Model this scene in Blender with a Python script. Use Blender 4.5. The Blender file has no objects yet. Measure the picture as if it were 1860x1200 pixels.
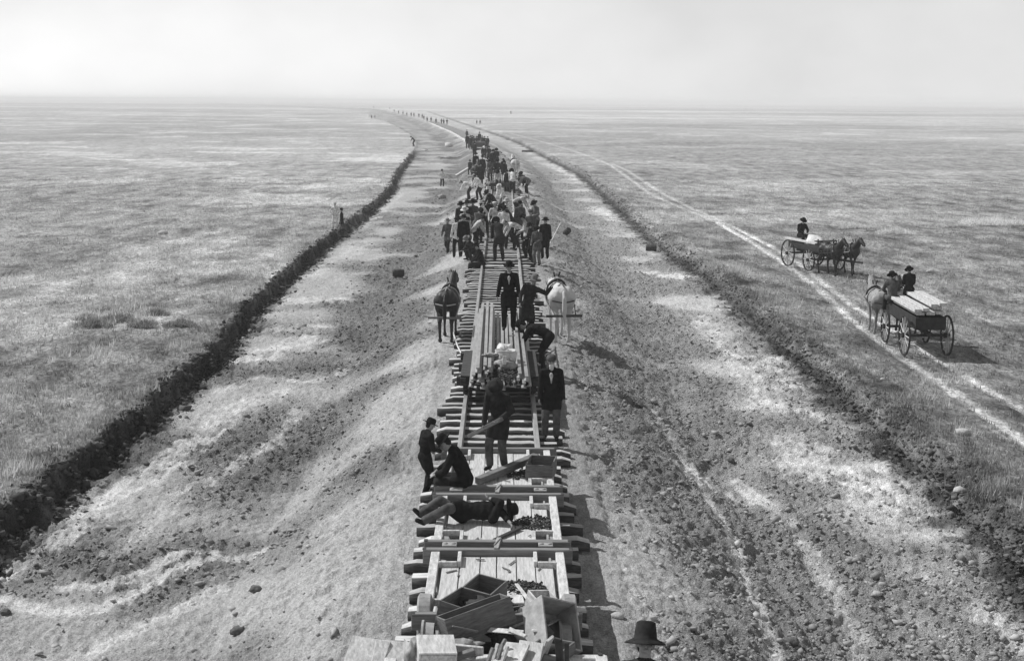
import bpy, bmesh, math, random
import numpy as np
from mathutils import Vector, Matrix, Quaternion
random.seed(7)
RNG = np.random.default_rng(11)
SC = bpy.context.scene
COL = SC.collection
R = math.radians

# ------------------------------------------------------------------ camera
F = 2400.0 / 1860.0                     # focal length over image width
CAMZ = 7.5
PITCH = math.atan(416 / 2400.0)
YAW = math.atan(19 / 2400.0)            # looks a touch to the right of the track
ROLL = 0.0065
cfw = Vector((math.sin(YAW) * math.cos(PITCH), math.cos(YAW) * math.cos(PITCH), -math.sin(PITCH)))
cr0 = Vector((math.cos(YAW), -math.sin(YAW), 0))
cu0 = cr0.cross(cfw)
crt = cr0 * math.cos(ROLL) + cu0 * math.sin(ROLL)
cup = cu0 * math.cos(ROLL) - cr0 * math.sin(ROLL)
CAM = Vector((0.04, 0, CAMZ))
cam = bpy.data.cameras.new('camera')
cam.sensor_fit = 'HORIZONTAL'
cam.sensor_width = 36
cam.lens = 36 * F
cam.clip_start = 0.1
cam.clip_end = 40000
camo = bpy.data.objects.new('camera', cam)
COL.objects.link(camo)
camo.matrix_world = Matrix((
    (crt.x, cup.x, -cfw.x, CAM.x), (crt.y, cup.y, -cfw.y, CAM.y), (crt.z, cup.z, -cfw.z, CAM.z), (0, 0, 0, 1)))
SC.camera = camo

def at(px, py, z=0.0):
    """ground position of a photograph pixel on the level z"""
    d = cfw + crt * ((px - 930) / 2400.0) + cup * ((600 - py) / 2400.0)
    t = (z - CAM.z) / d.z
    p = CAM + d * t
    return Vector((p.x, p.y, z))

# ------------------------------------------------------------------ light
SUN_EL, SUN_AZ = R(47), R(-62)         # azimuth from +Y, minus is to the left
sd = Vector((math.sin(SUN_AZ) * math.cos(SUN_EL), math.cos(SUN_AZ) * math.cos(SUN_EL), math.sin(SUN_EL)))
sun = bpy.data.lights.new('sun', 'SUN')
sun.energy = 4.6
sun.angle = R(0.5)
sun.color = (1.0, 1.0, 1.0)             # a black-and-white plate
suno = bpy.data.objects.new('sun', sun)
COL.objects.link(suno)
suno.rotation_euler = (-sd).to_track_quat('-Z', 'Y').to_euler()
suno.location = (-30, 20, 40)
W = bpy.data.worlds.new('World')
SC.world = W
W.use_nodes = True
wn = W.node_tree
wn.nodes.clear()
sky = wn.nodes.new('ShaderNodeTexSky')
sky.sky_type = 'NISHITA'
sky.sun_disc = False
sky.sun_elevation = SUN_EL
sky.sun_rotation = SUN_AZ
sky.air_density = 1.0
sky.dust_density = 0.0
sky.ozone_density = 1.0
hs = wn.nodes.new('ShaderNodeSeparateColor')     # old plates see mostly blue light: the sky comes out pale
bg = wn.nodes.new('ShaderNodeBackground')
bg.inputs['Strength'].default_value = 0.125
wo = wn.nodes.new('ShaderNodeOutputWorld')
wn.links.new(sky.outputs[0], hs.inputs[0])
mixb = wn.nodes.new('ShaderNodeMix'); mixb.data_type = 'FLOAT'; mixb.inputs['Factor'].default_value = .62
wn.links.new(hs.outputs['Red'], mixb.inputs['A']); wn.links.new(hs.outputs['Blue'], mixb.inputs['B'])
# thin uneven veil of cloud
wtc = wn.nodes.new('ShaderNodeTexCoord'); wmp = wn.nodes.new('ShaderNodeMapping'); wmp.inputs['Scale'].default_value = (3, 3, 5)
wno = wn.nodes.new('ShaderNodeTexNoise'); wno.inputs['Scale'].default_value = 2.2; wno.inputs['Detail'].default_value = 6
wmr = wn.nodes.new('ShaderNodeMapRange'); wmr.inputs['From Min'].default_value = .3; wmr.inputs['From Max'].default_value = .7
wmr.inputs['To Min'].default_value = .90; wmr.inputs['To Max'].default_value = 1.05
wml = wn.nodes.new('ShaderNodeMath'); wml.operation = 'MULTIPLY'
wn.links.new(wtc.outputs['Generated'], wmp.inputs[0]); wn.links.new(wmp.outputs[0], wno.inputs['Vector']); wn.links.new(wno.outputs['Fac'], wmr.inputs[0])
wn.links.new(mixb.outputs['Result'], wml.inputs[0]); wn.links.new(wmr.outputs[0], wml.inputs[1])
wn.links.new(wml.outputs[0], bg.inputs['Color'])
wn.links.new(bg.outputs[0], wo.inputs['Surface'])
SC.view_settings.view_transform = 'Standard'
SC.view_settings.look = 'None'
SC.view_settings.exposure = 0.0
SC.view_settings.gamma = 1
SC.cycles.max_bounces = 6
SC.cycles.volume_bounces = 1
SC.cycles.volume_step_rate = 5

# ------------------------------------------------------------------ tags and materials
def tag(o, label=None, cat=None, group=None, kind=None):
    if label: o['label'] = label
    if cat: o['category'] = cat
    if group: o['group'] = group
    if kind: o['kind'] = kind
    return o

def new_mat(name, v, rough=0.9, noise=0.25, scale=6.0, bump=0.0, bscale=30.0, spec=0.2, metal=0.0, stretch=(1, 1, 1), transl=0.0, attr=None):
    m = bpy.data.materials.new(name)
    m.use_nodes = True
    nt = m.node_tree
    b = nt.nodes['Principled BSDF']
    b.inputs['Roughness'].default_value = rough
    b.inputs['Specular IOR Level'].default_value = spec
    b.inputs['Metallic'].default_value = metal
    tc = nt.nodes.new('ShaderNodeTexCoord')
    mp = nt.nodes.new('ShaderNodeMapping')
    mp.inputs['Scale'].default_value = stretch
    nt.links.new(tc.outputs['Object'], mp.inputs['Vector'])
    n = nt.nodes.new('ShaderNodeTexNoise')
    n.inputs['Scale'].default_value = scale
    n.inputs['Detail'].default_value = 5
    n.inputs['Roughness'].default_value = 0.65
    nt.links.new(mp.outputs[0], n.inputs['Vector'])
    mr = nt.nodes.new('ShaderNodeMapRange')
    mr.inputs['From Min'].default_value = 0.3
    mr.inputs['From Max'].default_value = 0.7
    mr.inputs['To Min'].default_value = v * (1 - noise)
    mr.inputs['To Max'].default_value = v * (1 + noise)
    nt.links.new(n.outputs['Fac'], mr.inputs['Value'])
    last = mr.outputs[0]
    if attr:
        a = nt.nodes.new('ShaderNodeAttribute'); a.attribute_name = attr
        mm = nt.nodes.new('ShaderNodeMath'); mm.operation = 'MULTIPLY'
        nt.links.new(last, mm.inputs[0]); nt.links.new(a.outputs['Fac'], mm.inputs[1])
        last = mm.outputs[0]
    nt.links.new(last, b.inputs['Base Color'])
    if bump:
        n2 = nt.nodes.new('ShaderNodeTexNoise')
        n2.inputs['Scale'].default_value = bscale
        n2.inputs['Detail'].default_value = 4
        nt.links.new(mp.outputs[0], n2.inputs['Vector'])
        bp = nt.nodes.new('ShaderNodeBump')
        bp.inputs['Strength'].default_value = 0.8
        bp.inputs['Distance'].default_value = bump
        nt.links.new(n2.outputs['Fac'], bp.inputs['Height'])
        nt.links.new(bp.outputs[0], b.inputs['Normal'])
    if transl:
        t = nt.nodes.new('ShaderNodeBsdfTranslucent')
        mx = nt.nodes.new('ShaderNodeMixShader')
        mx.inputs[0].default_value = transl
        nt.links.new(last, t.inputs['Color'])
        nt.links.new(b.outputs[0], mx.inputs[1]); nt.links.new(t.outputs[0], mx.inputs[2])
        nt.links.new(mx.outputs[0], nt.nodes['Material Output'].inputs['Surface'])
    return m

# ------------------------------------------------------------------ numpy noise
_perm = RNG.permutation(4096)
_gx = np.cos(np.linspace(0, 2 * np.pi, 64, endpoint=False)); _gy = np.sin(np.linspace(0, 2 * np.pi, 64, endpoint=False))
def pn(x, y, seed=0):
    x = np.asarray(x, dtype=np.float64); y = np.asarray(y, dtype=np.float64)
    xi = np.floor(x).astype(np.int64); yi = np.floor(y).astype(np.int64)
    fx = x - xi; fy = y - yi
    u = fx * fx * fx * (fx * (fx * 6 - 15) + 10); v = fy * fy * fy * (fy * (fy * 6 - 15) + 10)
    def g(i, j, dx, dy):
        h = _perm[(_perm[(i + seed * 57) & 4095] + j) & 4095] & 63
        return _gx[h] * dx + _gy[h] * dy
    a = g(xi, yi, fx, fy); b = g(xi + 1, yi, fx - 1, fy)
    c = g(xi, yi + 1, fx, fy - 1); d = g(xi + 1, yi + 1, fx - 1, fy - 1)
    return (a + u * (b - a)) * (1 - v) + (c + u * (d - c)) * v
def fbm(x, y, o=4, seed=0, gain=0.5):
    s = 0; a = 1.0
    for k in range(o):
        s = s + a * pn(x * 2 ** k + 17.37 + 5.71 * k, y * 2 ** k + 31.13 + 9.43 * k, seed + k * 3)
        a *= gain
    return s
def sm(a, b, x):
    t = np.clip((x - a) / (b - a), 0, 1)
    return t * t * (3 - 2 * t)

# ------------------------------------------------------------------ the lie of the land
RAILZ = 1.05; TIEZ = 0.93; BEDZ = 0.76
def poly(pts, z):
    w = [at(px, py, z) for px, py in pts]
    w.sort(key=lambda p: p.y)
    return np.array([p.y for p in w]), np.array([p.x for p in w])
_cy = np.array([-50, 130, 150, 190, 228, 295, 405, 540, 704, 900, 1080, 1600, 2500, 14000.])
_cx = np.array([0, 0, -.35, -2.0, -4.6, -9.8, -20, -34, -52, -76, -100, -190, -400, -4000.])
_ly, _lx = poly([(0, 927), (40, 897), (97, 850), (167, 807), (207, 760), (260, 730), (333, 667), (387, 623), (430, 567), (483, 520), (513, 493),
                 (560, 453), (610, 415), (655, 385), (685, 360), (707, 340), (720, 312), (735, 292), (748, 277), (757, 262), (748, 246), (722, 230), (700, 220), (672, 213)], 0)
_ry, _rx = poly([(1860, 935), (1700, 805), (1550, 685), (1460, 610), (1370, 540), (1277, 474), (1208, 430), (1115, 352), (1060, 310), (1000, 282), (950, 257), (900, 240), (870, 231)], 0)
_ly = np.concatenate([[-50, 15], _ly, [1000, 14000]]); _lx = np.concatenate([[-9.0, -9.0], _lx, [_cx[9] - 24, -4030]])
_ry = np.concatenate([[-50, 15], _ry, [1000, 14000]]); _rx = np.concatenate([[9.2, 9.2], _rx, [_cx[9] + 20, -3970]])
def xc(y): return np.interp(y, _cy, _cx)
def eL(y): return np.interp(y, _ly, _lx) + 0.26 * fbm(y * .35, 0 * y, 2, 5) + 0.24 * fbm(y * 1.5, 0 * y + 3, 4, 6, .6)
def eR(y): return np.interp(y, _ry, _rx) + 0.25 * fbm(y * .35, 0 * y, 2, 8) + 0.30 * fbm(y * 1.4, 0 * y + 3, 3, 9)

# worn and scraped strips, and some simply darkened: pixel polyline, level, half width in metres, change of albedo, change of height
STROKES = [
 ([(-40,1060),(40,1095),(110,1108),(165,1105),(215,1080),(262,1060),(330,1025),(400,1008),(480,1003)], -.45, .22, .26, -.035),
 ([(-60,1075),(0,1040),(100,985),(200,905),(300,850),(370,790),(430,740),(500,715)], -.5, .45, .18, -.02),
 ([(120,1060),(180,1062),(240,1045),(290,1015),(330,1000),(380,1000)], -.45, .22, .24, -.03),
 ([(60,1240),(110,1200),(170,1170),(260,1120),(400,1060)], -.4, .20, .16, -.03),
 ([(200,1000),(330,890),(420,840),(500,800),(540,740)], -.4, .30, .12, -.02),
 ([(150,930),(240,860),(330,800)], -.5, .16, .10, -.03),
 ([(520,545),(600,543)], -.45, 1.0, .20, 0), ([(450,650),(570,615)], -.45, .8, .18, 0), ([(500,600),(590,590)], -.45, .6, .15, 0),
 ([(400,705),(470,680),(560,690),(680,655)], -.4, .3, .12, 0), ([(560,500),(620,470),(660,440)], -.45, .7, .1, 0),
 ([(620,430),(680,390),(730,350)], -.45, .5, .1, 0), ([(745,300),(790,296),(815,300)], -.45, 1.2, .12, 0),
 ([(650,400),(720,390)], -.45, .5, .1, 0),
 ([(1190,495),(1255,505)], -.35, .8, .20, 0), ([(1265,575),(1310,620),(1360,680),(1400,735)], -.35, .50, .13, -.03),
 ([(1400,650),(1450,695)], -.35, .70, .13, -.03), ([(1340,740),(1440,745),(1560,770),(1620,760)], -.35, .35, .14, 0),
 ([(1440,800),(1520,860),(1600,910),(1690,950)], -.35, 1.0, .12, -.03), ([(1560,850),(1640,900)], -.35, .8, .12, 0),
 ([(1150,395),(1175,430),(1230,470)], -.35, .9, .12, 0), ([(1080,375),(1120,400)], -.35, .9, .14, 0), ([(1000,300),(1060,330)], -.35, .8, .12, 0),
 ([(1200,850),(1245,880),(1290,930),(1330,1000),(1360,1080),(1400,1200),(1430,1300)], -.25, .12, .16, -.02),
 ([(1330,870),(1400,920),(1460,980),(1510,1060),(1560,1160),(1600,1270)], -.35, .20, .13, -.02),
 ([(1260,870),(1340,900),(1400,900)], -.3, .5, .10, 0), ([(1180,750),(1280,880)], -.1, .15, .12, 0),
 ([(1270,505),(1306,541),(1330,561),(1388,599),(1423,625),(1455,643),(1530,700),(1605,780),(1627,802),(1678,853),(1715,883),(1751,923),(1803,967),(1880,1030)], -.35, .13, .24, -.02),
 ([(1700,1060),(1780,1110),(1900,1190)], -.4, .4, .12, 0), ([(1640,1110),(1760,1180)], -.4, .25, .1, -.03),
 ([(1030,590),(1100,680),(1160,760),(1250,860)], .2, .35, -.07, 0), ([(1120,560),(1200,640),(1300,760)], -.3, .8, -.05, 0),
 ([(1030,750),(1100,790),(1160,830),(1200,870)], .2, .5, -.08, 0),
 ([(1480,970),(1600,990),(1720,1000)], -.35, .5, -.08, 0), ([(1560,1040),(1660,1060)], -.35, .4, -.06, 0),
 ([(1150,1010),(1200,1100),(1260,1200)], .1, .5, -.07, 0),
 ([(870,285),(760,288)], -.3, 2.0, -.10, .25), ([(540,820),(480,920),(400,1000)], -.35, .6, -.06, 0), ([(560,660),(640,600)], -.35, .8, -.05, 0),
 # the two wheel ruts of the wagon road
 ([(930,243),(980,256),(1060,280),(1110,300),(1130,315),(1180,352),(1240,378),(1300,402),(1360,437)], 0, .20, .25, -.02),
 ([(1300,402),(1360,437),(1430,482),(1490,527),(1540,575),(1640,650),(1720,705),(1860,802),(2050,930)], 0, .16, .38, -.04),
 ([(1110,296),(1140,310),(1195,347),(1255,378),(1330,411),(1400,447)], 0, .19, .25, -.02),
 ([(1330,411),(1400,447),(1450,478),(1505,522),(1560,563),(1640,612),(1720,662),(1860,746),(2100,880)], 0, .14, .36, -.04),
 ([(1640,500),(1720,540),(1860,615)], 0, .12, .08, 0), ([(1370,245),(1500,262),(1700,272),(1860,283)], 0, .7, .10, 0), ([(1060,275),(1250,280),(1500,300),(1860,340)], 0, .4, -.05, 0),
 # pale tied strip on the far grade
]
PATCH = []
STR_W = [(np.array([[at(a, b, z).x, at(a, b, z).y] for a, b in pts]), w, da, dz) for pts, z, w, da, dz in STROKES]
def strokes(X, Y):
    A = np.zeros_like(X); Z = np.zeros_like(X)
    for P, w, da, dz in STR_W:
        r = w * 2.6
        m = (X > P[:, 0].min() - r) & (X < P[:, 0].max() + r) & (Y > P[:, 1].min() - r) & (Y < P[:, 1].max() + r)
        if not m.any(): continue
        x = X[m]; y = Y[m]
        best = np.full(x.shape, 1e9)
        for k in range(len(P) - 1):
            a = P[k]; d = P[k + 1] - a
            t = np.clip(((x - a[0]) * d[0] + (y - a[1]) * d[1]) / (d @ d + 1e-9), 0, 1)
            best = np.minimum(best, np.hypot(x - a[0] - t * d[0], y - a[1] - t * d[1]))
        wob = 1 + (.75 if w > .28 else .25) * fbm(x * 1.1 / max(w, .3), y * .6 / max(w, .3), 4, 21, .6)
        k = 1 - sm(.25 if w > .2 else .5, 1.5, best / (w * wob))
        brk = np.clip(.85 + (1.3 if w > .28 else .45) * fbm(x * 2.0, y * 1.0, 4, 33, .65), .05, 1.25)
        A[m] += da * k * brk
        Z[m] += dz * k
    return A, Z

def ground(X, Y, full=False):
    X = np.atleast_1d(np.asarray(X, float)); Y = np.atleast_1d(np.asarray(Y, float))
    d = X - xc(Y); l = eL(Y); r = eR(Y)
    fade = 1 - sm(900, 1500, Y)
    dl = X - l; dr = r - X                     # distance inside each cut edge
    inside = (dl > 0) & (dr > 0)
    floorL = -.47 * (1 - .75 * sm(190, 215, Y)) - .10 * (1 - sm(190, 215, Y)) * np.exp(-(np.clip(dl, 0, 99) / .9) ** 2)
    floorR = -.38
    fl = np.where(d < 0, floorL, floorR)
    bank = np.where(d < 0, sm(0, .20 + .55 * sm(.05, .5, fbm(Y * .9, X * 0 + 7, 3, 66)), dl), sm(-.05, .55, dr))
    base = fl * bank
    # embankment
    ad = np.abs(d) + .18 * fbm(X * .3 + 9, Y * .25, 2, 14) * (np.abs(d) > 1.8)
    half = 1.60 + .12 * pn(0 * Y, Y * .4, 3); foot = np.where(d < 0, 4.3, 4.7) + .5 * pn(0 * Y + 4, Y * .12, 31)
    t = np.clip((foot - ad) / (foot - half), 0, 1)
    e = t + .12 * np.sin(t * np.pi) * (t < 1)
    z = base * (1 - t) + BEDZ * e * 1.0
    z = np.where(inside | (np.abs(d) < half), z, 0) * fade
    gr = 1 - inside * np.where(d < 0, sm(.0, .07, dl), bank)                   # 1 on the prairie
    rough = (1 - gr)
    bedm = (ad < half + .1)
    z = z + np.where(bedm, .075 * (1 - sm(.75, 1.25, ad)), 0)
    if True:
        z = z + .10 * fbm(X * .06, Y * .06, 3, 40) * gr * sm(0, 12, np.minimum(np.abs(dl), np.abs(dr)) ) 
        z = z + rough * (~bedm) * (.075 * fbm(X * .7, Y * .55, 3, 41))
        cl = fbm(X * 3.4, Y * 3.0, 4, 43, .6)
        rz = sm(-.25, .45, fbm(X * .22, Y * .18, 3, 47) + .35 * sm(2.2, 3.6, np.abs(d)) * (1 - sm(5.5, 7, np.abs(d))) + .20 * (d > 0))
        z = z + rough * (~bedm) * (.018 + .115 * rz) * np.clip(cl, -.6, 1)
        u_ = Y * .85 + np.abs(d) * .75                 # spade drags run slantwise down the slopes
        slope = np.clip(e * (1 - t) * 4, 0, 1)
        z = z + rough * (~bedm) * (.02 + (.055 + .035 * (d > 0)) * slope) * fbm(u_ * 1.5, d * .55, 4, 58, .6) + rough * (~bedm) * .048 * np.clip(fbm(X * 6.5, Y * 5.5, 3, 59, .65), -.45, 1) * (1 - sm(45, 90, Y))
        z = z + bedm * (.028 * cl + .018 * fbm(X * 8, Y * 7, 2, 60))
        # spade marks and tumbled sods on the two banks
        bk = inside * np.exp(-((np.where(d < 0, dl, dr) - .45) / .6) ** 2)
        z = z + bk * (np.where(d < 0, .14, .17) * np.clip(fbm(X * 3.1, Y * 2.6, 3, 52, .6), -1, 1))
        z = z + gr * .04 * np.clip(fbm(X * 2.2, Y * 1.8, 3, 55), -1, 1)
    if not full:
        A, S = strokes(X, Y)
        return z + S
    A, S = strokes(X, Y)
    smooth = sm(.03, .16, A)
    z = z - smooth * rough * .03 * rz * np.clip(cl, -.6, 1)
    z = z + S
    # albedo
    dirt = np.where(d < 0, .355 - .05 * sm(90, 160, Y), .475) + .06 * fbm(X * .5, Y * .35, 4, 61) - .10 * rz * (1 - smooth) + .06 * (1 - rz)
    dirt = dirt + A
    dirt = np.where(d > 0, dirt - .05 * sm(1.9, 3, d) * (1 - sm(4.5, 6.5, d)), dirt)
    # right bank: dark broken sod, left bank: dark cut loam with its shadow painted in
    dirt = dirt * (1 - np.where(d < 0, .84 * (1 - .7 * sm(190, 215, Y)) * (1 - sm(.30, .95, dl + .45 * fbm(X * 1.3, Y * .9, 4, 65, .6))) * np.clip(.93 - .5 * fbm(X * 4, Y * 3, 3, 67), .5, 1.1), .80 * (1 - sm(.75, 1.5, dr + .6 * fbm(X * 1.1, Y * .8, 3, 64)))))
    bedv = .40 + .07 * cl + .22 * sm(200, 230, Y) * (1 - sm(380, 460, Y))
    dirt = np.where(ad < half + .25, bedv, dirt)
    big = fbm(X * .009 + 3, Y * .007, 3, 70) ; mid = fbm(X * .05, Y * .045, 4, 73, .6); sml = fbm(X * .6, Y * .26, 4, 76, .65)
    farb = fbm(X * .0012, Y * .0045, 4, 79, .6)
    near = 1 - sm(60, 300, Y)
    g = .370 + .10 * big + .08 * mid + .25 * sml * (.35 + .65 * near) + .24 * farb * sm(150, 500, Y)
    pale = sm(.14, .42, fbm(X * .05, Y * .05, 5, 82, .6)); g = g + np.where(X > 0, .10, .17) * pale * (1 - .6 * sm(400, 1500, Y))
    g = np.where((X > 0), g - .08 * (1 - sm(200, 500, Y)), g - .02)
    g = g + A
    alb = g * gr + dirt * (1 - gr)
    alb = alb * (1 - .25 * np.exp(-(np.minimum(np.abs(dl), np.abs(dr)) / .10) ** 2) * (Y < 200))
    return z, np.clip(alb, .05, .85), gr, rz * (1 - gr) * (1 - smooth * .8)
def gz(x, y): return float(ground(x, y)[0])

def mesh_np(name, V, Q, mat, attrs=None, smooth=True, nside=4):
    me = bpy.data.meshes.new(name)
    me.vertices.add(len(V)); me.vertices.foreach_set('co', V.astype(np.float32).ravel())
    n = len(Q)
    me.loops.add(n * nside); me.loops.foreach_set('vertex_index', Q.astype(np.int32).ravel())
    me.polygons.add(n)
    me.polygons.foreach_set('loop_start', np.arange(0, n * nside, nside, dtype=np.int32))
    try: me.polygons.foreach_set('loop_total', np.full(n, nside, dtype=np.int32))
    except Exception: pass
    me.update(calc_edges=True)
    if smooth: me.polygons.foreach_set('use_smooth', np.ones(n, dtype=bool))
    for k, a in (attrs or {}).items():
        at_ = me.attributes.new(k, 'FLOAT', 'POINT')
        at_.data.foreach_set('value', a.astype(np.float32))
    me.materials.append(mat)
    o = bpy.data.objects.new(name, me)
    COL.objects.link(o)
    return o

def ground_mat():
    m = bpy.data.materials.new('prairie_and_loam'); m.use_nodes = True
    nt = m.node_tree; N = nt.nodes; L = nt.links
    b = N['Principled BSDF']; b.inputs['Roughness'].default_value = 1; b.inputs['Specular IOR Level'].default_value = 0.05
    a = N.new('ShaderNodeAttribute'); a.attribute_name = 'alb'
    g = N.new('ShaderNodeAttribute'); g.attribute_name = 'grass'
    r = N.new('ShaderNodeAttribute'); r.attribute_name = 'rough'
    geo = N.new('ShaderNodeNewGeometry')
    def noise(s, det, st=(1, 1, 1)):
        mp = N.new('ShaderNodeMapping'); mp.inputs['Scale'].default_value = st
        L.new(geo.outputs['Position'], mp.inputs['Vector'])
        n = N.new('ShaderNodeTexNoise'); n.inputs['Scale'].default_value = s; n.inputs['Detail'].default_value = det; n.inputs['Roughness'].default_value = .7
        L.new(mp.outputs[0], n.inputs['Vector']); return n.outputs['Fac']
    def M(op, x, y):
        q = N.new('ShaderNodeMath'); q.operation = op
        for i, v in enumerate((x, y)):
            if isinstance(v, (int, float)): q.inputs[i].default_value = v
            else: L.new(v, q.inputs[i])
        return q.outputs[0]
    def mrange(v, a0, a1, b0, b1):
        q = N.new('ShaderNodeMapRange'); L.new(v, q.inputs[0])
        for i, t in enumerate((a0, a1, b0, b1)): q.inputs[i + 1].default_value = t
        return q.outputs[0]
    n1 = noise(8, 7, (1, .5, 1)); n2 = noise(2.0, 7, (1, .4, 1)); n3 = noise(28, 4); n4 = noise(110, 3)
    fg = M('MULTIPLY', mrange(n1, .32, .68, .35, 1.7), mrange(n2, .3, .7, .66, 1.36))       # grass mottle
    fd = M('MULTIPLY', mrange(n3, .32, .68, .62, 1.34), mrange(n1, .3, .7, .74, 1.24))
    mix = N.new('ShaderNodeMix'); mix.data_type = 'FLOAT'
    L.new(g.outputs['Fac'], mix.inputs['Factor']); L.new(fd, mix.inputs['A']); L.new(fg, mix.inputs['B'])
    v = M('MULTIPLY', M('MULTIPLY', a.outputs['Fac'], mix.outputs['Result']), mrange(n4, .34, .66, .62, 1.40))
    L.new(v, b.inputs['Base Color'])
    hb = M('ADD', M('MULTIPLY', n3, .35), n1)
    amt = M('ADD', M('MULTIPLY', g.outputs['Fac'], .09), M('ADD', .075, M('MULTIPLY', r.outputs['Fac'], .12)))
    bp = N.new('ShaderNodeBump'); bp.inputs['Strength'].default_value = 1; bp.inputs['Distance'].default_value = 1
    L.new(M('MULTIPLY', hb, amt), bp.inputs['Height']); L.new(bp.outputs[0], b.inputs['Normal'])
    return m

NR, NC = 1500, 1000
yy = 9.0 * (13000 / 9.0) ** (np.linspace(0, 1, NR) ** 1.0)
# more rows near, fewer far: blend of geometric spacing
rows = np.concatenate([9.0 * (170 / 9.0) ** np.linspace(0, 1, 1150), 170 * (13000 / 170.0) ** np.linspace(0, 1, 351)[1:]])
cols = np.concatenate([np.linspace(-2.2, -.62, 40)[:-1], np.linspace(-.62, .66, 960), np.linspace(.66, 2.2, 40)[1:]])
Yg, Ug = np.meshgrid(rows, cols, indexing='ij')
Xg = Ug * (Yg * .98 + 1.5)
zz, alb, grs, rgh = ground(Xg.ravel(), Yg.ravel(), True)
V = np.stack([Xg.ravel(), Yg.ravel(), zz], 1)
nr, nc = Yg.shape
idx = np.arange(nr * nc).reshape(nr, nc)
Q = np.stack([idx[:-1, :-1].ravel(), idx[:-1, 1:].ravel(), idx[1:, 1:].ravel(), idx[1:, :-1].ravel()], 1)
GM = ground_mat()
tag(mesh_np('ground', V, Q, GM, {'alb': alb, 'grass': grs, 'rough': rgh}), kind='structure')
# the prairie behind and beside the camera, out to the horizon
def flat_ring(name, x0, x1, y0, y1, z):
    V = np.array([[x0, y0, z], [x1, y0, z], [x1, y1, z], [x0, y1, z]]); 
    o = mesh_np(name, V, np.array([[0, 1, 2, 3]]), GM, {'alb': np.full(4, .34), 'grass': np.ones(4), 'rough': np.zeros(4)})
    tag(o, kind='structure')
flat_ring('ground', -14000, 14000, -3000, 13500, -1.1)

def icosphere(sub=1):
    bm = bmesh.new(); bmesh.ops.create_icosphere(bm, subdivisions=sub, radius=1)
    v = np.array([p.co[:] for p in bm.verts]); f = np.array([[q.index for q in p.verts] for p in bm.faces]); bm.free()
    return v, f
IV, IF = icosphere(1)
# ------------------------------------------------------------------ loose clods (nobody could count them)
def scatter_clods(n):
    out_x, out_y = [], []
    need = n
    y = 14 * (150 / 14.) ** RNG.random(n * 4)
    x = xc(y) + RNG.uniform(-10, 11.5, n * 4)
    ok = (np.abs(x - xc(y)) > 2.0) & (x > eL(y) + .3) & (x < eR(y) - .1)
    x = x[ok]; y = y[ok]
    z, a, g, r = ground(x, y, True)
    k = RNG.random(len(x)) < (.03 + .9 * r ** 1.3 + .6 * np.exp(-((eR(y) - x - .7) / .5) ** 2) + .8 * np.exp(-((x - eL(y) - .55) / .35) ** 2))
    return x[k][:n], y[k][:n], z[k][:n], a[k][:n]
cx_, cy_, cz_, ca_ = scatter_clods(60000)
n = len(cx_)
s = np.clip(RNG.lognormal(-4.05, .5, n), .008, .075)
sc3 = np.stack([s * RNG.uniform(.8, 1.5, n), s * RNG.uniform(.8, 1.4, n), s * RNG.uniform(.5, .9, n)], 1)
jit = 1 + .3 * RNG.standard_normal((n, len(IV), 1))
def bank_sods(nn, left):
    y = 15 * (190 / 15.) ** RNG.random(nn)
    x = (eL(y) + RNG.normal(.22, .20, nn)) if left else (eR(y) - RNG.normal(.35, .30, nn))
    z = ground(x, y)
    return x, y, z, (RNG.uniform(.05, .13, nn) if left else RNG.uniform(.07, .2, nn)), np.clip(RNG.lognormal(-3.05 if left else -3.6, .4, nn), .015, .12 if left else .065)
for _n, _left in ((5200, True), (6500, False)):
    bx_, by_, bz_, ba_, bs_ = bank_sods(_n, _left)
    cx_ = np.concatenate([cx_, bx_]); cy_ = np.concatenate([cy_, by_]); cz_ = np.concatenate([cz_, bz_]); ca_ = np.concatenate([ca_, ba_]); s = np.concatenate([s, bs_])
n = len(cx_)
sc3 = np.stack([s * RNG.uniform(.8, 1.5, n), s * RNG.uniform(.8, 1.4, n), s * RNG.uniform(.5, .9, n)], 1)
jit = 1 + .42 * RNG.standard_normal((n, len(IV), 1)).clip(-1.6, 1.8)
VV = IV[None] * jit * sc3[:, None, :] + np.stack([cx_, cy_, cz_ + s * .25], 1)[:, None, :]
FF = IF[None] + (np.arange(n) * len(IV))[:, None, None]
M_CLOD = new_mat('clod_earth', 1.0, noise=.15, scale=20, attr='alb', spec=.05)
av = np.repeat(np.clip(ca_ * RNG.uniform(.6, 1.0, n), .04, .6), len(IV))
tag(mesh_np('dirt_clods', VV.reshape(-1, 3), FF.reshape(-1, 3), M_CLOD, {'alb': av}, smooth=False, nside=3),
    'loose crumbly clods of earth strewn over the grade slopes and borrow pits', 'earth clods', kind='stuff')
# ------------------------------------------------------------------ grass tufts
def tufts(n):
    y = 17 * (130 / 17.) ** RNG.random(n * 3)
    x = RNG.uniform(-.5, .52, n * 3) * (y + 2)
    q = RNG.random(n * 3) < .06
    x = np.where(q, np.where(x < 0, eL(y) - np.abs(RNG.normal(0, .5, n * 3)) - .05, eR(y) + np.abs(RNG.normal(0, .4, n * 3)) - .3), x)
    ok = (x < eL(y) - .02) | (x > eR(y) - .45)
    x, y = x[ok][:n], y[ok][:n]
    z, a, g, r = ground(x, y, True)
    dens = fbm(x * .5, y * .4, 3, 91) + .4 * (a - .36) * 5
    k = (RNG.random(len(x)) < np.clip(.55 + .9 * dens, .08, 1)) & (a < .55)
    return x[k], y[k], z[k], a[k]
tx, ty, tz, ta = tufts(110000)
nb = 4; n = len(tx)
clump = sm(.16, .42, fbm(tx * .38, ty * .30, 3, 97, .6))
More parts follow.
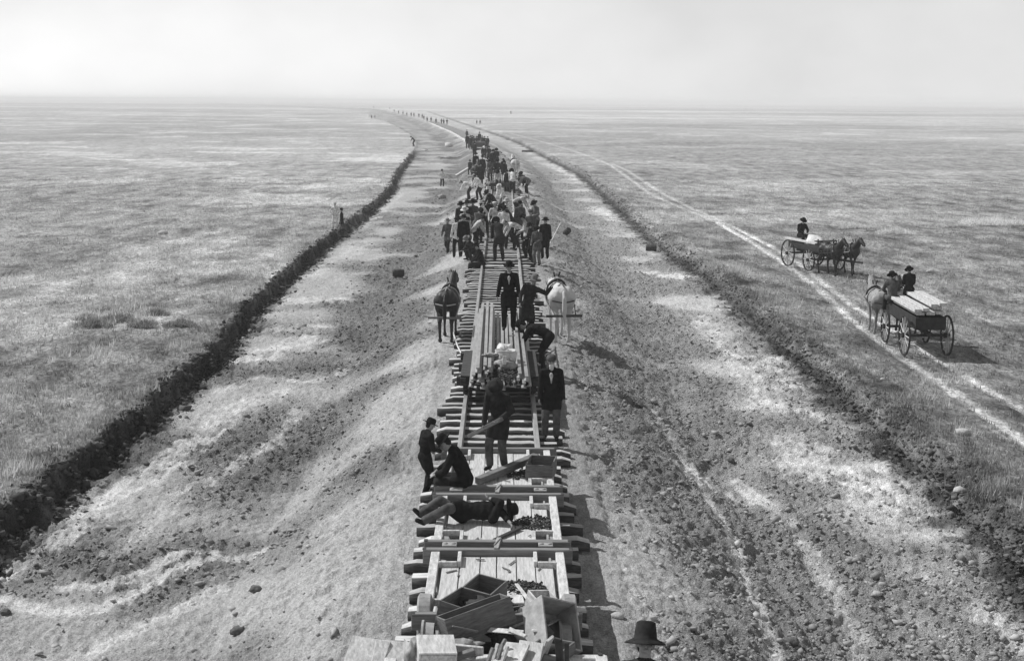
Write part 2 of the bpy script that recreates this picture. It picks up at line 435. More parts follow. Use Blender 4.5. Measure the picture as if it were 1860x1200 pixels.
ta = np.clip(ta + .20 * clump - .10 * sm(.2, .5, fbm(tx * .5 + 40, ty * .4, 3, 99, .6)), .1, .8)
h = RNG.uniform(.05, .15, n) * (1 + 1.5 * clump)
ang = RNG.uniform(0, 2 * np.pi, (n, nb)); lean = RNG.uniform(.1, .7, (n, nb)); hh = h[:, None] * RNG.uniform(.6, 1.2, (n, nb))
bx = tx[:, None] + .05 * RNG.standard_normal((n, nb)); by = ty[:, None] + .05 * RNG.standard_normal((n, nb))
wd = RNG.uniform(.008, .02, (n, nb)); pa = ang + RNG.uniform(.8, 2.2, (n, nb))
p0 = np.stack([bx - wd * np.cos(pa), by - wd * np.sin(pa), tz[:, None] + 0 * bx - .01], -1)
p1 = np.stack([bx + wd * np.cos(pa), by + wd * np.sin(pa), tz[:, None] + 0 * bx - .01], -1)
p2 = np.stack([bx + hh * lean * np.cos(ang), by + hh * lean * np.sin(ang), tz[:, None] + hh], -1)
VV = np.stack([p0, p1, p2], 2).reshape(-1, 3)
FF = np.arange(len(VV)).reshape(-1, 3)
M_GRASS = new_mat('dry_grass', 1.0, noise=.2, scale=3, attr='alb', transl=.35, spec=.05)
av = np.repeat(np.clip(ta * RNG.uniform(.75, 1.55, n), .12, .75), nb * 3)
tag(mesh_np('prairie_grass', VV, FF, M_GRASS, {'alb': av}, smooth=False, nside=3),
    'short dry prairie grass on both sides of the railway grade', 'grass', kind='stuff')
# ------------------------------------------------------------------ mesh builder
class MB:
    def __init__(s): s.bm = bmesh.new()
    def _merge(s, b2, M, mi=0):
        me = bpy.data.meshes.new('t'); b2.to_mesh(me); b2.free()
        me.transform(M)
        n0 = len(s.bm.faces)
        s.bm.from_mesh(me); bpy.data.meshes.remove(me)
        s.bm.faces.ensure_lookup_table()
        for f in s.bm.faces[n0:]: f.material_index = mi
        return s
    def box(s, c, size, rot=(0, 0, 0), bev=.006, mi=0, jit=0, M=None):
        b = bmesh.new(); bmesh.ops.create_cube(b, size=1)
        for v in b.verts:
            v.co = Vector((v.co.x * size[0], v.co.y * size[1], v.co.z * size[2]))
            if jit: v.co += Vector((random.uniform(-jit, jit), random.uniform(-jit, jit), random.uniform(-jit, jit)))
        if bev: bmesh.ops.bevel(b, geom=b.edges[:], offset=min(bev, min(size) * .3), segments=1, affect='EDGES')
        R_ = M if M else Matrix.Rotation(rot[2], 4, 'Z') @ Matrix.Rotation(rot[1], 4, 'Y') @ Matrix.Rotation(rot[0], 4, 'X')
        return s._merge(b, Matrix.Translation(c) @ R_, mi)
    def beam(s, p0, p1, w, h, bev=.006, mi=0, roll=0, jit=0):
        p0 = Vector(p0); p1 = Vector(p1); d = p1 - p0
        q = d.to_track_quat('Y', 'Z').to_matrix().to_4x4() @ Matrix.Rotation(roll, 4, 'Y')
        return s.box((p0 + p1) / 2, (w, d.length, h), bev=bev, mi=mi, M=q, jit=jit)
    def cyl(s, p0, p1, r0, r1=None, n=14, mi=0, caps=True):
        p0 = Vector(p0); p1 = Vector(p1); d = p1 - p0
        b = bmesh.new()
        bmesh.ops.create_cone(b, cap_ends=caps, segments=n, radius1=r0, radius2=r0 if r1 is None else r1, depth=d.length)
        q = d.to_track_quat('Z', 'Y').to_matrix().to_4x4()
        return s._merge(b, Matrix.Translation((p0 + p1) / 2) @ q, mi)
    def tube(s, pts, r, n=8, mi=0):
        pts = [Vector(p) for p in pts]
        for a, b in zip(pts, pts[1:]): s.cyl(a, b, r, r, n, mi)
        return s
    def lathe(s, prof, n=16, M=Matrix(), mi=0, cap=True):
        b = bmesh.new(); rings = []
        for r, z in prof:
            rings.append([b.verts.new((r * math.cos(2 * math.pi * k / n), r * math.sin(2 * math.pi * k / n), z)) for k in range(n)])
        for A, B in zip(rings, rings[1:]):
            for k in range(n): b.faces.new((A[k], A[(k + 1) % n], B[(k + 1) % n], B[k]))
        if cap and prof[0][0] > 1e-4: b.faces.new(rings[0][::-1])
        if cap and prof[-1][0] > 1e-4: b.faces.new(rings[-1])
        bmesh.ops.remove_doubles(b, verts=b.verts, dist=1e-5)
        return s._merge(b, M, mi)
    def ell(s, c, r, M=Matrix(), sub=2, mi=0):
        b = bmesh.new(); bmesh.ops.create_icosphere(b, subdivisions=sub, radius=1)
        for v in b.verts: v.co = Vector((v.co.x * r[0], v.co.y * r[1], v.co.z * r[2]))
        return s._merge(b, Matrix.Translation(c) @ M, mi)
    def prism(s, pts, p0, p1, mi=0):
        """profile pts (x,z) swept from p0 to p1 (mostly along y)"""
        p0 = Vector(p0); p1 = Vector(p1)
        b = bmesh.new()
        A = [b.verts.new(p0 + Vector((x, 0, z))) for x, z in pts]; B = [b.verts.new(p1 + Vector((x, 0, z))) for x, z in pts]
        k = len(pts)
        for i in range(k): b.faces.new((A[i], A[(i + 1) % k], B[(i + 1) % k], B[i]))
        b.faces.new(A[::-1]); b.faces.new(B)
        bmesh.ops.recalc_face_normals(b, faces=b.faces)
        return s._merge(b, Matrix(), mi)
    def build(s, name, mats, parent=None, loc=None, rot=None, smooth=False):
        me = bpy.data.meshes.new(name); s.bm.to_mesh(me); s.bm.free()
        for m in (mats if isinstance(mats, (list, tuple)) else [mats]): me.materials.append(m)
        if smooth: me.polygons.foreach_set('use_smooth', np.ones(len(me.polygons), dtype=bool))
        o = bpy.data.objects.new(name, me); COL.objects.link(o)
        if parent: o.parent = parent
        if loc is not None: o.location = loc
        if rot is not None: o.rotation_euler = rot
        return o
def thing(name, label, cat, loc=(0, 0, 0), rz=0, group=None, rot=None):
    o = bpy.data.objects.new(name, None); COL.objects.link(o)
    o.empty_display_size = .2
    o.location = loc; o.rotation_euler = rot if rot else (0, 0, rz)
    return tag(o, label, cat, group)
def dup(o, parent=None):
    c = o.copy(); COL.objects.link(c)
    if parent: c.parent = parent
    for ch in list(o.children): dup(ch, c)
    return c

WOOD = new_mat('weathered_plank', .47, noise=.32, scale=5, stretch=(8, .7, 8), bump=.004, bscale=14)
WOODX = new_mat('weathered_crosspiece', .20, noise=.35, scale=5, stretch=(.7, 8, 8), bump=.004, bscale=14)
WOODD = new_mat('stained_beam', .055, noise=.5, scale=6, stretch=(.7, 4, 4), bump=.004, bscale=14)
WOODL = new_mat('bright_worn_wood', .50, noise=.38, scale=6, stretch=(4, 1, 4), bump=.003, bscale=20)
CRATE = new_mat('crate_wood', .15, noise=.4, scale=7, stretch=(1, 1, 6), bump=.004, bscale=18)
TIETOP = new_mat('hewn_tie_top', .52, noise=.38, scale=4, stretch=(.8, 5, 5), bump=.010, bscale=9)
BARK = new_mat('tie_bark', .075, noise=.6, scale=5, stretch=(.6, 4, 4), bump=.02, bscale=12)
IRON = new_mat('rail_iron', .29, noise=.3, scale=5, stretch=(2, .4, 2), rough=.5, spec=.5)
IROND = new_mat('dark_iron', .035, noise=.5, scale=9, rough=.6, spec=.4, bump=.002)
WHEELM = new_mat('dusty_wheel_iron', .30, noise=.35, scale=9, rough=.7, spec=.3)

# ------------------------------------------------------------------ ties
for _m, _lo in ((TIETOP, .55), (BARK, .7)):
    _nt = _m.node_tree; _l = _nt.nodes['Principled BSDF'].inputs['Base Color'].links[0]; _src = _l.from_socket
    _oi = _nt.nodes.new('ShaderNodeObjectInfo'); _mr = _nt.nodes.new('ShaderNodeMapRange'); _mr.inputs['To Min'].default_value = _lo; _mr.inputs['To Max'].default_value = 1.05
    _mm = _nt.nodes.new('ShaderNodeMath'); _mm.operation = 'MULTIPLY'
    _nt.links.new(_oi.outputs['Random'], _mr.inputs[0]); _nt.links.new(_mr.outputs[0], _mm.inputs[0]); _nt.links.new(_src, _mm.inputs[1]); _nt.links.new(_mm.outputs[0], _nt.nodes['Principled BSDF'].inputs['Base Color'])
def tie_mesh(seed):
    rd = random.Random(seed)
    L_ = rd.uniform(2.30, 2.62); w = rd.uniform(.105, .15); h = rd.uniform(.15, .18); rnd = rd.random() < .55
    b = bmesh.new(); rings = []
    ns = 15
    bend = rd.uniform(-.03, .03); off = rd.uniform(0, 9)
    for k in range(ns):
        u = k / (ns - 1) * 2 - 1
        x = u * L_ / 2
        tp = 1 - (.26 if rnd else .10) * (max(0, abs(u) - .86) / .14) ** 2
        ww = w * tp * (1 + .12 * math.sin(off + 5 * u) + rd.uniform(-.05, .05))
        cy = bend * (1 - u * u) * 2
        dz = rd.uniform(-.012, .012)
        pr = [(-1.05, .35), (-.98, .72), (-.72, .97), (-.2, 1.0), (.35, 1.0), (.75, .96), (1.0, .68), (1.06, .3), (.7, -.05), (-.7, -.05)]
        rings.append([b.verts.new((x, cy + ww * a + rd.uniform(-.011, .011), (h * c * (tp if c > .5 else 1)) + dz)) for a, c in pr])
    for A, B in zip(rings, rings[1:]):
        for i in range(10):
            f = b.faces.new((A[i], B[i], B[(i + 1) % 10], A[(i + 1) % 10]))
            f.material_index = 0 if i in (2, 3, 4) else 1; f.smooth = i not in (2, 3, 4)
    for r_, fl in ((rings[0], 1), (rings[-1], 0)):
        f = b.faces.new(r_ if fl else r_[::-1]); f.material_index = 1
    bmesh.ops.recalc_face_normals(b, faces=b.faces)
    me = bpy.data.meshes.new('railroad_tie'); b.to_mesh(me); b.free()
    me.materials.append(TIETOP); me.materials.append(BARK)
    return me
TM = [tie_mesh(100 + k) for k in range(14)]
y = 12.6; k = 0; tie_obs = []
while k < 292:
    me = TM[random.randrange(len(TM))]
    o = bpy.data.objects.new('railroad_tie', me); COL.objects.link(o)
    o.location = (float(xc(y)) + random.gauss(0, .07), y + random.gauss(0, .035), TIEZ - .165 + random.uniform(-.008, .008))
    if random.random() < .5: o.scale = (-1, 1, 1)
    hd = math.atan2(-(float(xc(y + 1)) - float(xc(y - 1))), 2)
    o.rotation_euler = (0, random.gauss(0, .004), hd + random.gauss(0, .022))
    tie_obs.append((y, o))
    y += .565 * random.uniform(.9, 1.1); k += 1
mb = MB()
yend = y
while y < 430:
    x = float(xc(y)); hd = math.atan2(-(float(xc(y + 1)) - float(xc(y - 1))), 2)
    mb.box((x + random.gauss(0, .08), y, BEDZ + .09), (2.4, .22, .15), rot=(0, 0, hd), bev=0)
    y += .6
tag(mb.build('railroad_ties', TIETOP), 'far ties already laid on the curving grade beyond the crew', 'railroad ties', kind='stuff')

# ------------------------------------------------------------------ rails
RP = [(-.055, 0), (.055, 0), (.055, .012), (.010, .03), (.010, .085), (.036, .095), (.036, .12), (-.036, .12), (-.036, .095), (-.010, .085), (-.010, .03), (-.055, .012)]
def railmesh(L_, bend=0, ns=6):
    m = MB()
    pts = [Vector((bend * (1 - (2 * k / ns - 1) ** 2), -L_ / 2 + L_ * k / ns, 0)) for k in range(ns + 1)]
    for a, b in zip(pts, pts[1:]): m.prism(RP, a, b)
    return m
RAILEND = 112.0
for side in (-1, 1):
    y = 10.2 if side < 0 else 12.5
    while y < RAILEND - 4:
        L_ = 9.1
        jx = .012 * math.sin(y * .7 + side)
        o = railmesh(L_, random.uniform(-.012, .012)).build('rail', IRON, loc=(float(xc(y + L_ / 2)) + side * .7525 + jx, y + L_ / 2, TIEZ + .003))
        tag(o, 'iron rail spiked down in the %s line of the track' % ('left' if side < 0 else 'right'), 'rail', 'rails of the %s line' % ('left' if side < 0 else 'right'))
        # splice bars at the joint
        m = MB()
        for q in (-.022, .022): m.box((q, -L_ / 2, .055), (.018, .55, .05), bev=.003)
        m.build('splice_bar', IROND, o)
        y += L_ + .02

# ------------------------------------------------------------------ the little track cars
DECKZ = 1.48
def wheel(r, w):
    m = MB()
    prof = [(.05, -w * .55), (.07, -w * .55), (.07, -.02), (r - .05, -.015), (r - .045, -w / 2), (r + .025, -w / 2), (r + .025, -w / 2 + .025), (r, -w / 2 + .035), (r - .008, w / 2), (r - .045, w / 2), (r - .05, .02), (.07, .02), (.07, w * .5), (.05, w * .5)]
    m.lathe(prof, 26, Matrix.Rotation(math.pi / 2, 4, 'Y'))
    return m
def push_car(y0, y1, label, pocket=.40, proud=False):
    """y0 near end, y1 far end"""
    L_ = y1 - y0; yc = (y0 + y1) / 2
    t = thing('push_car', label, 'rail car', (float(xc(yc)), yc, RAILZ), group='small wooden track cars coupled in a line')
    H = DECKZ - RAILZ
    # longitudinal sills
    for sx in (-1, 1):
        cut = .52 if proud else .0
        MB().box((sx * .835, cut / 2, H - .04), (.115, L_ - .16 - cut, .16), bev=.008, jit=.003).build('side_sill', WOODL, t)
    # end beams
    for sy in (-1, 1):
        MB().box((0, sy * (L_ / 2 - .045), H - .035), (2.02, .10, .20), bev=.008, jit=.004).build('end_beam', WOODX, t)
        m = MB()
        for sx in (-1, 1): m.box((sx * .99, sy * (L_ / 2 - .045), H + .066), (.05, .09, .006), bev=.001)
        for qx in (-.72, -.55, .55, .72): m.cyl((qx, sy * (L_ / 2 + .004), H - .04), (qx, sy * (L_ / 2 + .03), H - .04), .026, n=8)
        m.build('bolt_heads', IROND, t)
    # deck planks
    ws = [.235, .27, .22, .26, .25, .235]; x = -sum(ws) / 2
    for i, w in enumerate(ws):
        edge = i in (0, 5)
        ln = L_ - .24 - (2 * pocket if edge else 0)
        MB().box((x + w / 2, 0, H - .045 + random.uniform(-.004, .004)), (w - .012, ln, .045), bev=.004, jit=.002).build('deck_plank', WOOD, t)
        x += w
    # wheel pockets at the corners
    for sx in (-1, 1):
        for sy in (-1, 1):
            m = MB()
            m.box((sx * .505, sy * (L_ / 2 - .12 - pocket / 2), H + .01), (.05, pocket, .09), bev=.005)
            m.box((sx * .655, sy * (L_ / 2 - .12 - pocket), H + .01), (.24, .045, .085), bev=.005)
            m.build('pocket_board', WOODL, t)
            if proud and sy < 0: MB().lathe([(0, -.085), (.26, -.085), (.30, -.06), (.29, .07), (.26, .085), (0, .05)], 28, Matrix.Rotation(math.pi / 2, 4, 'Y')).build('wheel', WHEELM, t, loc=(sx * .87, -(L_ / 2 - .36), .30))
            else: wheel(.22, .11).build('wheel', WHEELM, t, loc=(sx * .74, sy * (L_ / 2 - .36), .22))
    for sy in (-1, 1):
        MB().cyl((-.8, sy * (L_ / 2 - .36), .22), (.8, sy * (L_ / 2 - .36), .22), .035, n=10).build('axle', IROND, t)
    m = MB()
    for sx in (-.3, .3): m.box((sx, 0, H - .15), (.12, L_ - .2, .14), bev=.006)
    m.build('centre_sill', WOODD, t)
    return t
YA1 = at(911, 814, 1.52).y; YA0 = at(911, 886, 1.52).y
YB1 = at(905, 897, 1.52).y; YB0 = at(903, 986, 1.52).y
YC1 = at(903, 997, 1.52).y; YC0 = at(903, 1119, 1.52).y
push_car(YA0, YA1, 'farthest small wooden track car, under the seated man and the standing man with a bar')
push_car(YB0, YB1, 'middle small wooden track car, with a man lying asleep across it')
push_car(YC0, YC1, 'nearest small wooden track car, bare planks with crates heaped on its near end', proud=True)
# couplings between the cars: two chairs of iron and a drawbar
def coupling(ya, yb, label):
    yc = (ya + yb) / 2
    t = thing('drawbar', label, 'coupling', (0, yc, DECKZ + .045), group='drawbars between the small cars')
    for sx in (-1, 1):
        m = MB()
        m.box((sx * .655, 0, .018), (.20, .15, .026), bev=.008); 
        m.ell((sx * .60, 0, .036), (.03, .03, .014)); m.ell((sx * .71, 0, .036), (.03, .03, .014))
        m.build('tie_plate', WHEELM, t)
    m = MB(); m.beam((-.02, -.20, .03), (.02, .22, .035), .065, .03, bev=.006); m.beam((-.045, -.1, .045), (.03, .16, .05), .02, .03, bev=.004)
    m.build('link_bar', WHEELM, t)
coupling(YA0, YB1, 'iron drawbar and plates joining the farthest and middle track cars')
_o = ['first', 'second', 'third', 'fourth', 'fifth', 'sixth', 'seventh', 'eighth', 'ninth', 'tenth', 'eleventh', 'twelfth']
_n = 0
for y, o in tie_obs:
    if y < YC0: lb = 'wooden tie half hidden under the crates and boxes at the foot of the picture'
    elif y < YC1: lb = 'wooden tie whose ends stick out beside the nearest small car'
    elif y < YB1: lb = 'wooden tie whose ends stick out beside the middle small car'
    elif y < YA1 + .2: lb = 'wooden tie whose ends stick out beside the farthest small car'
    elif y < 29: lb = '%s bare wooden tie counted outward from the far end of the farthest small car' % _o[min(_n, 11)]; _n += 1
    elif y < 39: lb = 'wooden tie whose ends stick out beside the stack of loose rails'
    elif y < 47: lb = 'wooden tie between the rail stack and the first crowd'
    elif y < 66: lb = 'wooden tie under the feet of the first crowd'
    elif y < 112: lb = 'wooden tie between the first crowd and the end of the spiked rails'
    else: lb = 'wooden tie on the grade beyond the last spiked rail'
    tag(o, lb, 'railroad tie', 'ties laid in a row along the grade')
coupling(YB0, YC1, 'iron drawbar and plates joining the middle and nearest track cars')

# ------------------------------------------------------------------ the big flat car whose front beam crosses the foot of the picture
YD = at(903, 1187, 1.62).y
t = thing('flat_car', 'broad flat car at the foot of the picture, its pale front beam crossing the track', 'rail car', (0, YD - 3, RAILZ))
m = MB(); m.box((0, 2.95, .52), (2.36, .10, .10), bev=.008); m.build('front_beam', WOODL, t)
m = MB(); m.box((0, 2.93, .36), (2.30, .12, .20), bev=.008); m.build('lower_beam', WOODD, t)
for sx in (-1, 1):
    MB().box((sx * 1.13, 0.2, .50), (.13, 5.5, .17), bev=.008).build('side_sill', WOODL, t)
    m = MB(); m.cyl((sx * 1.12, 2.95, .565), (sx * 1.12, 2.95, .60), .028, n=8); m.build('bolt', IROND, t)
    wheel(.34, .14).build('wheel', WHEELM, t, loc=(sx * .77, 3.55, .34))
    m = MB(); m.beam((sx * .62, 3.95, .36), (sx * .62, 2.9, .36), .10, .14, bev=.006); m.build('truck_sill', WOODD, t)
MB().cyl((-.8, 3.55, .34), (.8, 3.55, .34), .05, n=10).build('axle', IROND, t)
for i in range(9):
    MB().box((-1.0 + i * .25, 0.1, .46), (.24, 5.5, .05), bev=.004, jit=.003).build('deck_plank', WOOD, t)

# ------------------------------------------------------------------ loads
def crate(name, label, w, l, h, loc, rot, mat=None, group=None, open_=True, th=.022):
    t = thing(name, label, 'crate', loc, rot=rot, group=group)
    mat = mat or CRATE
    MB().box((0, 0, th / 2), (w - 2 * th, l - 2 * th, th), bev=.002).build('bottom_board', mat, t)
    for sx in (-1, 1):
        MB().box((sx * (w - th) / 2, 0, h / 2), (th, l, h), bev=.003, jit=.002).build('side_board', mat, t)
    for sy in (-1, 1):
        MB().box((0, sy * (l - th) / 2, h / 2), (w - 2 * th - .002, th, h - .004), bev=.003, jit=.002).build('end_board', mat, t)
    if not open_:
        MB().box((0, 0, h + th / 2 + .001), (w, l, th), bev=.003).build('lid', mat, t)
    return t
def plank(name, label, p0, p1, w, h, mat, cat='plank', group=None, roll=0, jit=.004):
    p0 = Vector(p0); p1 = Vector(p1); c = (p0 + p1) / 2
    m = MB(); m.beam(p0 - c, p1 - c, w, h, roll=roll, jit=jit)
    return tag(m.build(name, mat, loc=c), label, cat, group)
def spike_pile(label, pts, n, mat=IROND, rx=.3, ry=.2, hh=.06, s=.09):
    """bolts and spikes nobody could count"""
    m = MB(); c = Vector(pts)
    for k in range(n):
        a = random.uniform(0, 6.28); rr = math.sqrt(random.random())
        x = rx * rr * math.cos(a); yq = ry * rr * math.sin(a); z = hh * (1 - rr) * random.random() + .012
        d = Vector((random.uniform(-1, 1), random.uniform(-1, 1), random.uniform(-.25, .25))).normalized() * s * random.uniform(.35, .6)
        p = Vector((x, yq, z)); m.cyl(p - d, p + d, .009, n=5); m.box(p + d, (.03, .03, .022), rot=(random.random() * 3, random.random() * 3, 0), bev=0)
    return tag(m.build('bolt_pile', mat, loc=c), label, 'bolts', kind='stuff')
D = DECKZ - .02
# on the farthest small car
plank('timber', 'heavy dark timber lying aslant across the farthest small car', at(868, 873, D + .06), at(974, 829, D + .14), .13, .11, CRATE, 'timber')
c1 = at(984, 872, D)
crate('crate', 'open dark crate standing alone on the right edge of the farthest small car', .44, .62, .26, (c1.x, c1.y + .28, D + .002), (0, 0, R(-9)))
spike_pile('scattered iron bolts beside the open crate on the farthest small car', at(948, 862, D), 55, rx=.24, ry=.30, hh=.02)
# on the middle small car
spike_pile('iron bolts strewn on the planks right of the sleeping man', at(972, 950, D), 130, rx=.33, ry=.28, hh=.03)
plank('splice_bar', 'curved drilled iron bar lying by the near drawbar of the middle small car', at(898, 980, D + .02), at(945, 958, D + .03), .07, .025, IROND, 'iron bar')
# nearest small car
spike_pile('heap of iron bolts on the right of the nearest small car', at(942, 1072, D), 300, rx=.34, ry=.30, hh=.06, s=.1)
plank('lath', 'bright lath lying on the heap of bolts', at(938, 1060, D + .07), at(965, 1095, D + .06), .05, .02, WOODL, 'lath')
plank('board', 'short pale board lying left of the bolt heap', at(930, 1070, D + .03), at(937, 1096, D + .03), .22, .022, WOODL, 'board')
def crp(px, py, z): 
    p = at(px, py, z); return (p.x, p.y, z)
crate('crate', 'small open crate farthest up the heap, turned cornerwise with dark inside', .40, .42, .24, crp(880, 1092, D + .07), (R(6), R(4), R(-28)))
crate('crate', 'long closed crate tilted on top of the heap with a bright edge', .34, .80, .30, crp(872, 1147, D + .18), (R(12), R(-14), R(-70)), open_=True)
crate('crate', 'open crate tipped on its side at the right of the heap', .50, .58, .36, crp(985, 1153, D + .15), (R(48), R(22), R(30)), mat=new_mat('pale_crate', .36, noise=.35, scale=7, bump=.004))
crate('crate', 'half buried box under the long crate with bright rim', .42, .66, .30, crp(838, 1130, D + .0), (R(-6), R(10), R(-22)))
crate('crate', 'shallow box behind the tipped crate beside the wheel', .30, .40, .20, crp(985, 1112, D + .02), (R(10), R(8), R(25)), mat=WOODL)
# on the flat car
E = RAILZ + .485
crate('crate', 'pale low box below the crate heap, left of the lath bundle', .40, .40, .30, crp(790, 1218, E), (R(6), R(3), R(8)), mat=WOODL, open_=False)
plank('board', 'broad splintered board lying nearest the lath bundle on its right', at(905, 1240, E + .20), at(938, 1168, E + .34), .30, .03, WOODL, 'board')
plank('board', 'second broad board overlapping the splintered one at the foot of the picture', at(950, 1244, E + .16), at(966, 1166, E + .30), .26, .03, WOOD, 'board', roll=.1)
plank('board', 'wedge shaped pale board poking from behind the overlapping boards', at(985, 1196, E + .10), at(1000, 1158, E + .34), .20, .03, WOODL, 'board', roll=-.3)
plank('board', 'thin broken slat thrust out flat over the front beam', at(865, 1196, E + .1), at(925, 1188, E + .16), .07, .03, WOOD, 'slat')
crate('crate', 'low dark open box behind the overlapping boards', .40, .42, .20, crp(1000, 1204, E + .0), (R(2), R(-3), R(-32)), mat=CRATE)
for k, (a, b, c_, d) in enumerate([(882, 1202, 918, 1150), (888, 1206, 905, 1158), (895, 1208, 912, 1160), (902, 1210, 922, 1162), (874, 1212, 896, 1166)]):
    plank('lath', 'slender lath in the standing bundle among the boxes', at(a, b + 22, E + .12), at(c_, d + 10, E + .42), .035, .035, WOODL if k % 2 else WOODX, 'lath', 'bundle of laths among the boxes')
plank('board', 'broad board leaning outermost left at the foot of the picture', at(640, 1262, 1.30), at(676, 1160, 1.75), .46, .04, WOODL, 'board')
plank('board', 'broad board leaning second from the left at the foot of the picture', at(698, 1262, 1.35), at(718, 1164, 1.75), .42, .04, WOODL, 'board')
plank('board', 'narrow dark edged board leaning against the flat car between two broad ones', at(676, 1262, 1.28), at(692, 1168, 1.70), .16, .05, WOODX, 'board')
plank('stick', 'rough stick lying low across the front of the boxes', at(790, 1206, E + .1), at(862, 1182, E + .22), .08, .06, CRATE, 'stick')
plank('board', 'thin board edge on between the pale box and the lath bundle', at(815, 1176, E + .15), at(878, 1182, E + .15), .05, .10, WOODL, 'board')
m = MB(); 
p = at(1018, 1212, E + .1); q = at(1014, 1158, E + .45)
m.beam(p, q, .09, .02); m.beam(p + Vector((.07, 0, 0)), q + Vector((.09, 0, -.05)), .05, .02)
tag(m.build('splice_bar', IROND), 'drilled iron bars standing on end near the right wheel', 'iron bars')
def lump(name, label, cat, c, r, mat, sub=3, amp=.25, seed=0, rot=(0, 0, 0), fr=2.2):
    b = bmesh.new(); bmesh.ops.create_icosphere(b, subdivisions=sub, radius=1)
    for v in b.verts:
        d = v.co.normalized()
        k = 1 + amp * float(fbm(np.array([d.x * fr + seed]), np.array([d.y * fr + d.z * fr * 1.3]), 3, seed)[0]) * 1.6
        v.co = Vector((d.x * r[0] * k, d.y * r[1] * k, max(d.z * k, -.55) * r[2]))
    m = MB(); m._merge(b, Matrix()); 
    return tag(m.build(name, mat, loc=c, rot=rot, smooth=True), label, cat)
for k in range(12):
    c_ = at(random.uniform(845, 1010), random.uniform(1105, 1165), D + .25) + Vector((0, 0, random.uniform(-.05, .1)))
    a_ = random.uniform(0, 3.14); dv = Vector((math.cos(a_), math.sin(a_), random.uniform(-.35, .35))) * random.uniform(.12, .32)
    plank('slat', 'splintered slat tossed loose over the heap of crates', c_ - dv, c_ + dv, random.uniform(.03, .09), .014, random.choice([WOODL, WOODX, CRATE, WOOD]), 'slat', 'splintered slats on the crate heap', roll=random.uniform(-.5, .5), jit=.01)
for k in range(26):
    c_ = at(random.uniform(800, 1010), random.choice([random.uniform(835, 875), random.uniform(940, 978), random.uniform(1010, 1075)]), D + .012)
    a_ = random.uniform(0, 3.14); dv = Vector((math.cos(a_), math.sin(a_), 0)) * random.uniform(.03, .10)
    if k == 0: mchip = MB()
    mchip.beam(c_ - dv, c_ + dv, random.uniform(.012, .03), .008, bev=0)
tag(mchip.build('wood_chips', CRATE), 'splinters and chips littering the planks of the small cars', 'wood chips', kind='stuff')
CLOTH = new_mat('dark_cloth', .045, noise=.5, scale=8, bump=.01, bscale=12)
CANVAS = new_mat('pale_canvas', .55, noise=.3, scale=7, bump=.012, bscale=10)
SACK = new_mat('stained_sacking', .28, noise=.6, scale=9, bump=.01, bscale=14)
lump('sack', 'crumpled dark sacking bunched behind the long tilted crate', 'sack', crp(890, 1104, D + .1), (.30, .22, .13), CLOTH, amp=.5, seed=3)
lump('sack', 'dark cloth slumped beneath the tipped crate', 'sack', crp(945, 1170, D + .05), (.32, .28, .17), CLOTH, amp=.5, seed=5)
lump('canvas', 'pale stained canvas roll standing between the boards and the pale low box', 'canvas', crp(752, 1205, 1.55), (.13, .2, .30), SACK, amp=.3, seed=7)
lump('sack', 'small knot of pale rag lying left of the lath bundle', 'rag', crp(848, 1172, E + .12), (.16, .12, .07), SACK, amp=.6, seed=9)

# ------------------------------------------------------------------ the car loaded with rails
yn = at(911, 690, 1.75).y
yc = yn + 2.9
t = thing('rail_truck', 'low iron wheeled truck carrying the stack of loose rails', 'rail car', (0, yc, RAILZ))
for sx in (-1, 1):
    MB().box((sx * .80, 0, .36), (.14, 3.1, .18), bev=.008).build('side_sill', WOODD, t)
    for sy in (-1, 1): wheel(.24, .11).build('wheel', IROND, t, loc=(sx * .76, sy * 1.0, .24))
for sy in (-1, 0, 1): MB().box((0, sy * 1.4, .37), (1.9, .16, .18), bev=.008).build('cross_beam', WOODD, t)
for sy in (-1, 1): MB().cyl((-.8, sy, .24), (.8, sy, .24), .04, n=10).build('axle', IROND, t)
MB().box((0, 0, .475), (1.72, 3.0, .04), bev=.004).build('deck', WOODD, t)
TOPR = RAILZ + .50
rx_ = [(-.60, 0, 0), (-.49, 0, .3), (-.38, 0, -.2), (-.27, 0, .15), (-.16, 0, .4), (-.05, 0, 0), (.06, 0, -.3), (.17, 0, .1), (.28, 0, 0), (.39, 0, .2), (.50, 0, -.1), (.60, 0, .1),
       (-.55, .125, .1), (-.43, .125, -.1), (-.31, .125, .25), (-.20, .125, .5), (.42, .125, .3), (.53, .125, 0),
       (-.48, .25, .25), (-.34, .25, .55), (-.22, .25, .35)]
for k, (x, dz, dy) in enumerate(rx_):
    o = railmesh(9.1, 0, 1).build('loose_rail', IRON, loc=(x + random.gauss(0, .008), yn + 4.75 + dy, TOPR + dz), rot=(0, 0, random.gauss(0, .002) + .004))
    lb = 'loose rail in the bottom layer of the stack on the truck'
    if dz > .2: lb = ['leftmost loose rail of the topmost layer on the truck', 'middle loose rail of the topmost layer on the truck', 'rightmost loose rail of the topmost layer, beside the pale sack'][k - 18]
    elif dz > .1: lb = 'loose rail in the %s half of the middle layer on the truck' % ('left' if x < 0 else 'right')
    tag(o, lb, 'rail', 'loose rails stacked on the truck')
m = MB(); 
YP = yn + .9
spike_pile('dark heap of bolts and spikes spilling over the front of the rail stack', (.10, YP, TOPR + .13), 260, rx=.24, ry=.75, hh=.16, s=.1)
lump('sack', 'bulging pale sack on top of the rail stack at the standing man\'s feet', 'sack', (.12, YP + .95, TOPR + .34), (.24, .26, .28), CANVAS, amp=.28, seed=12)
lump('sack', 'smaller pale bundle hanging over the bolts below the bulging sack', 'sack', (.13, YP + .35, TOPR + .24), (.22, .22, .17), SACK, amp=.5, seed=14)
m = MB()
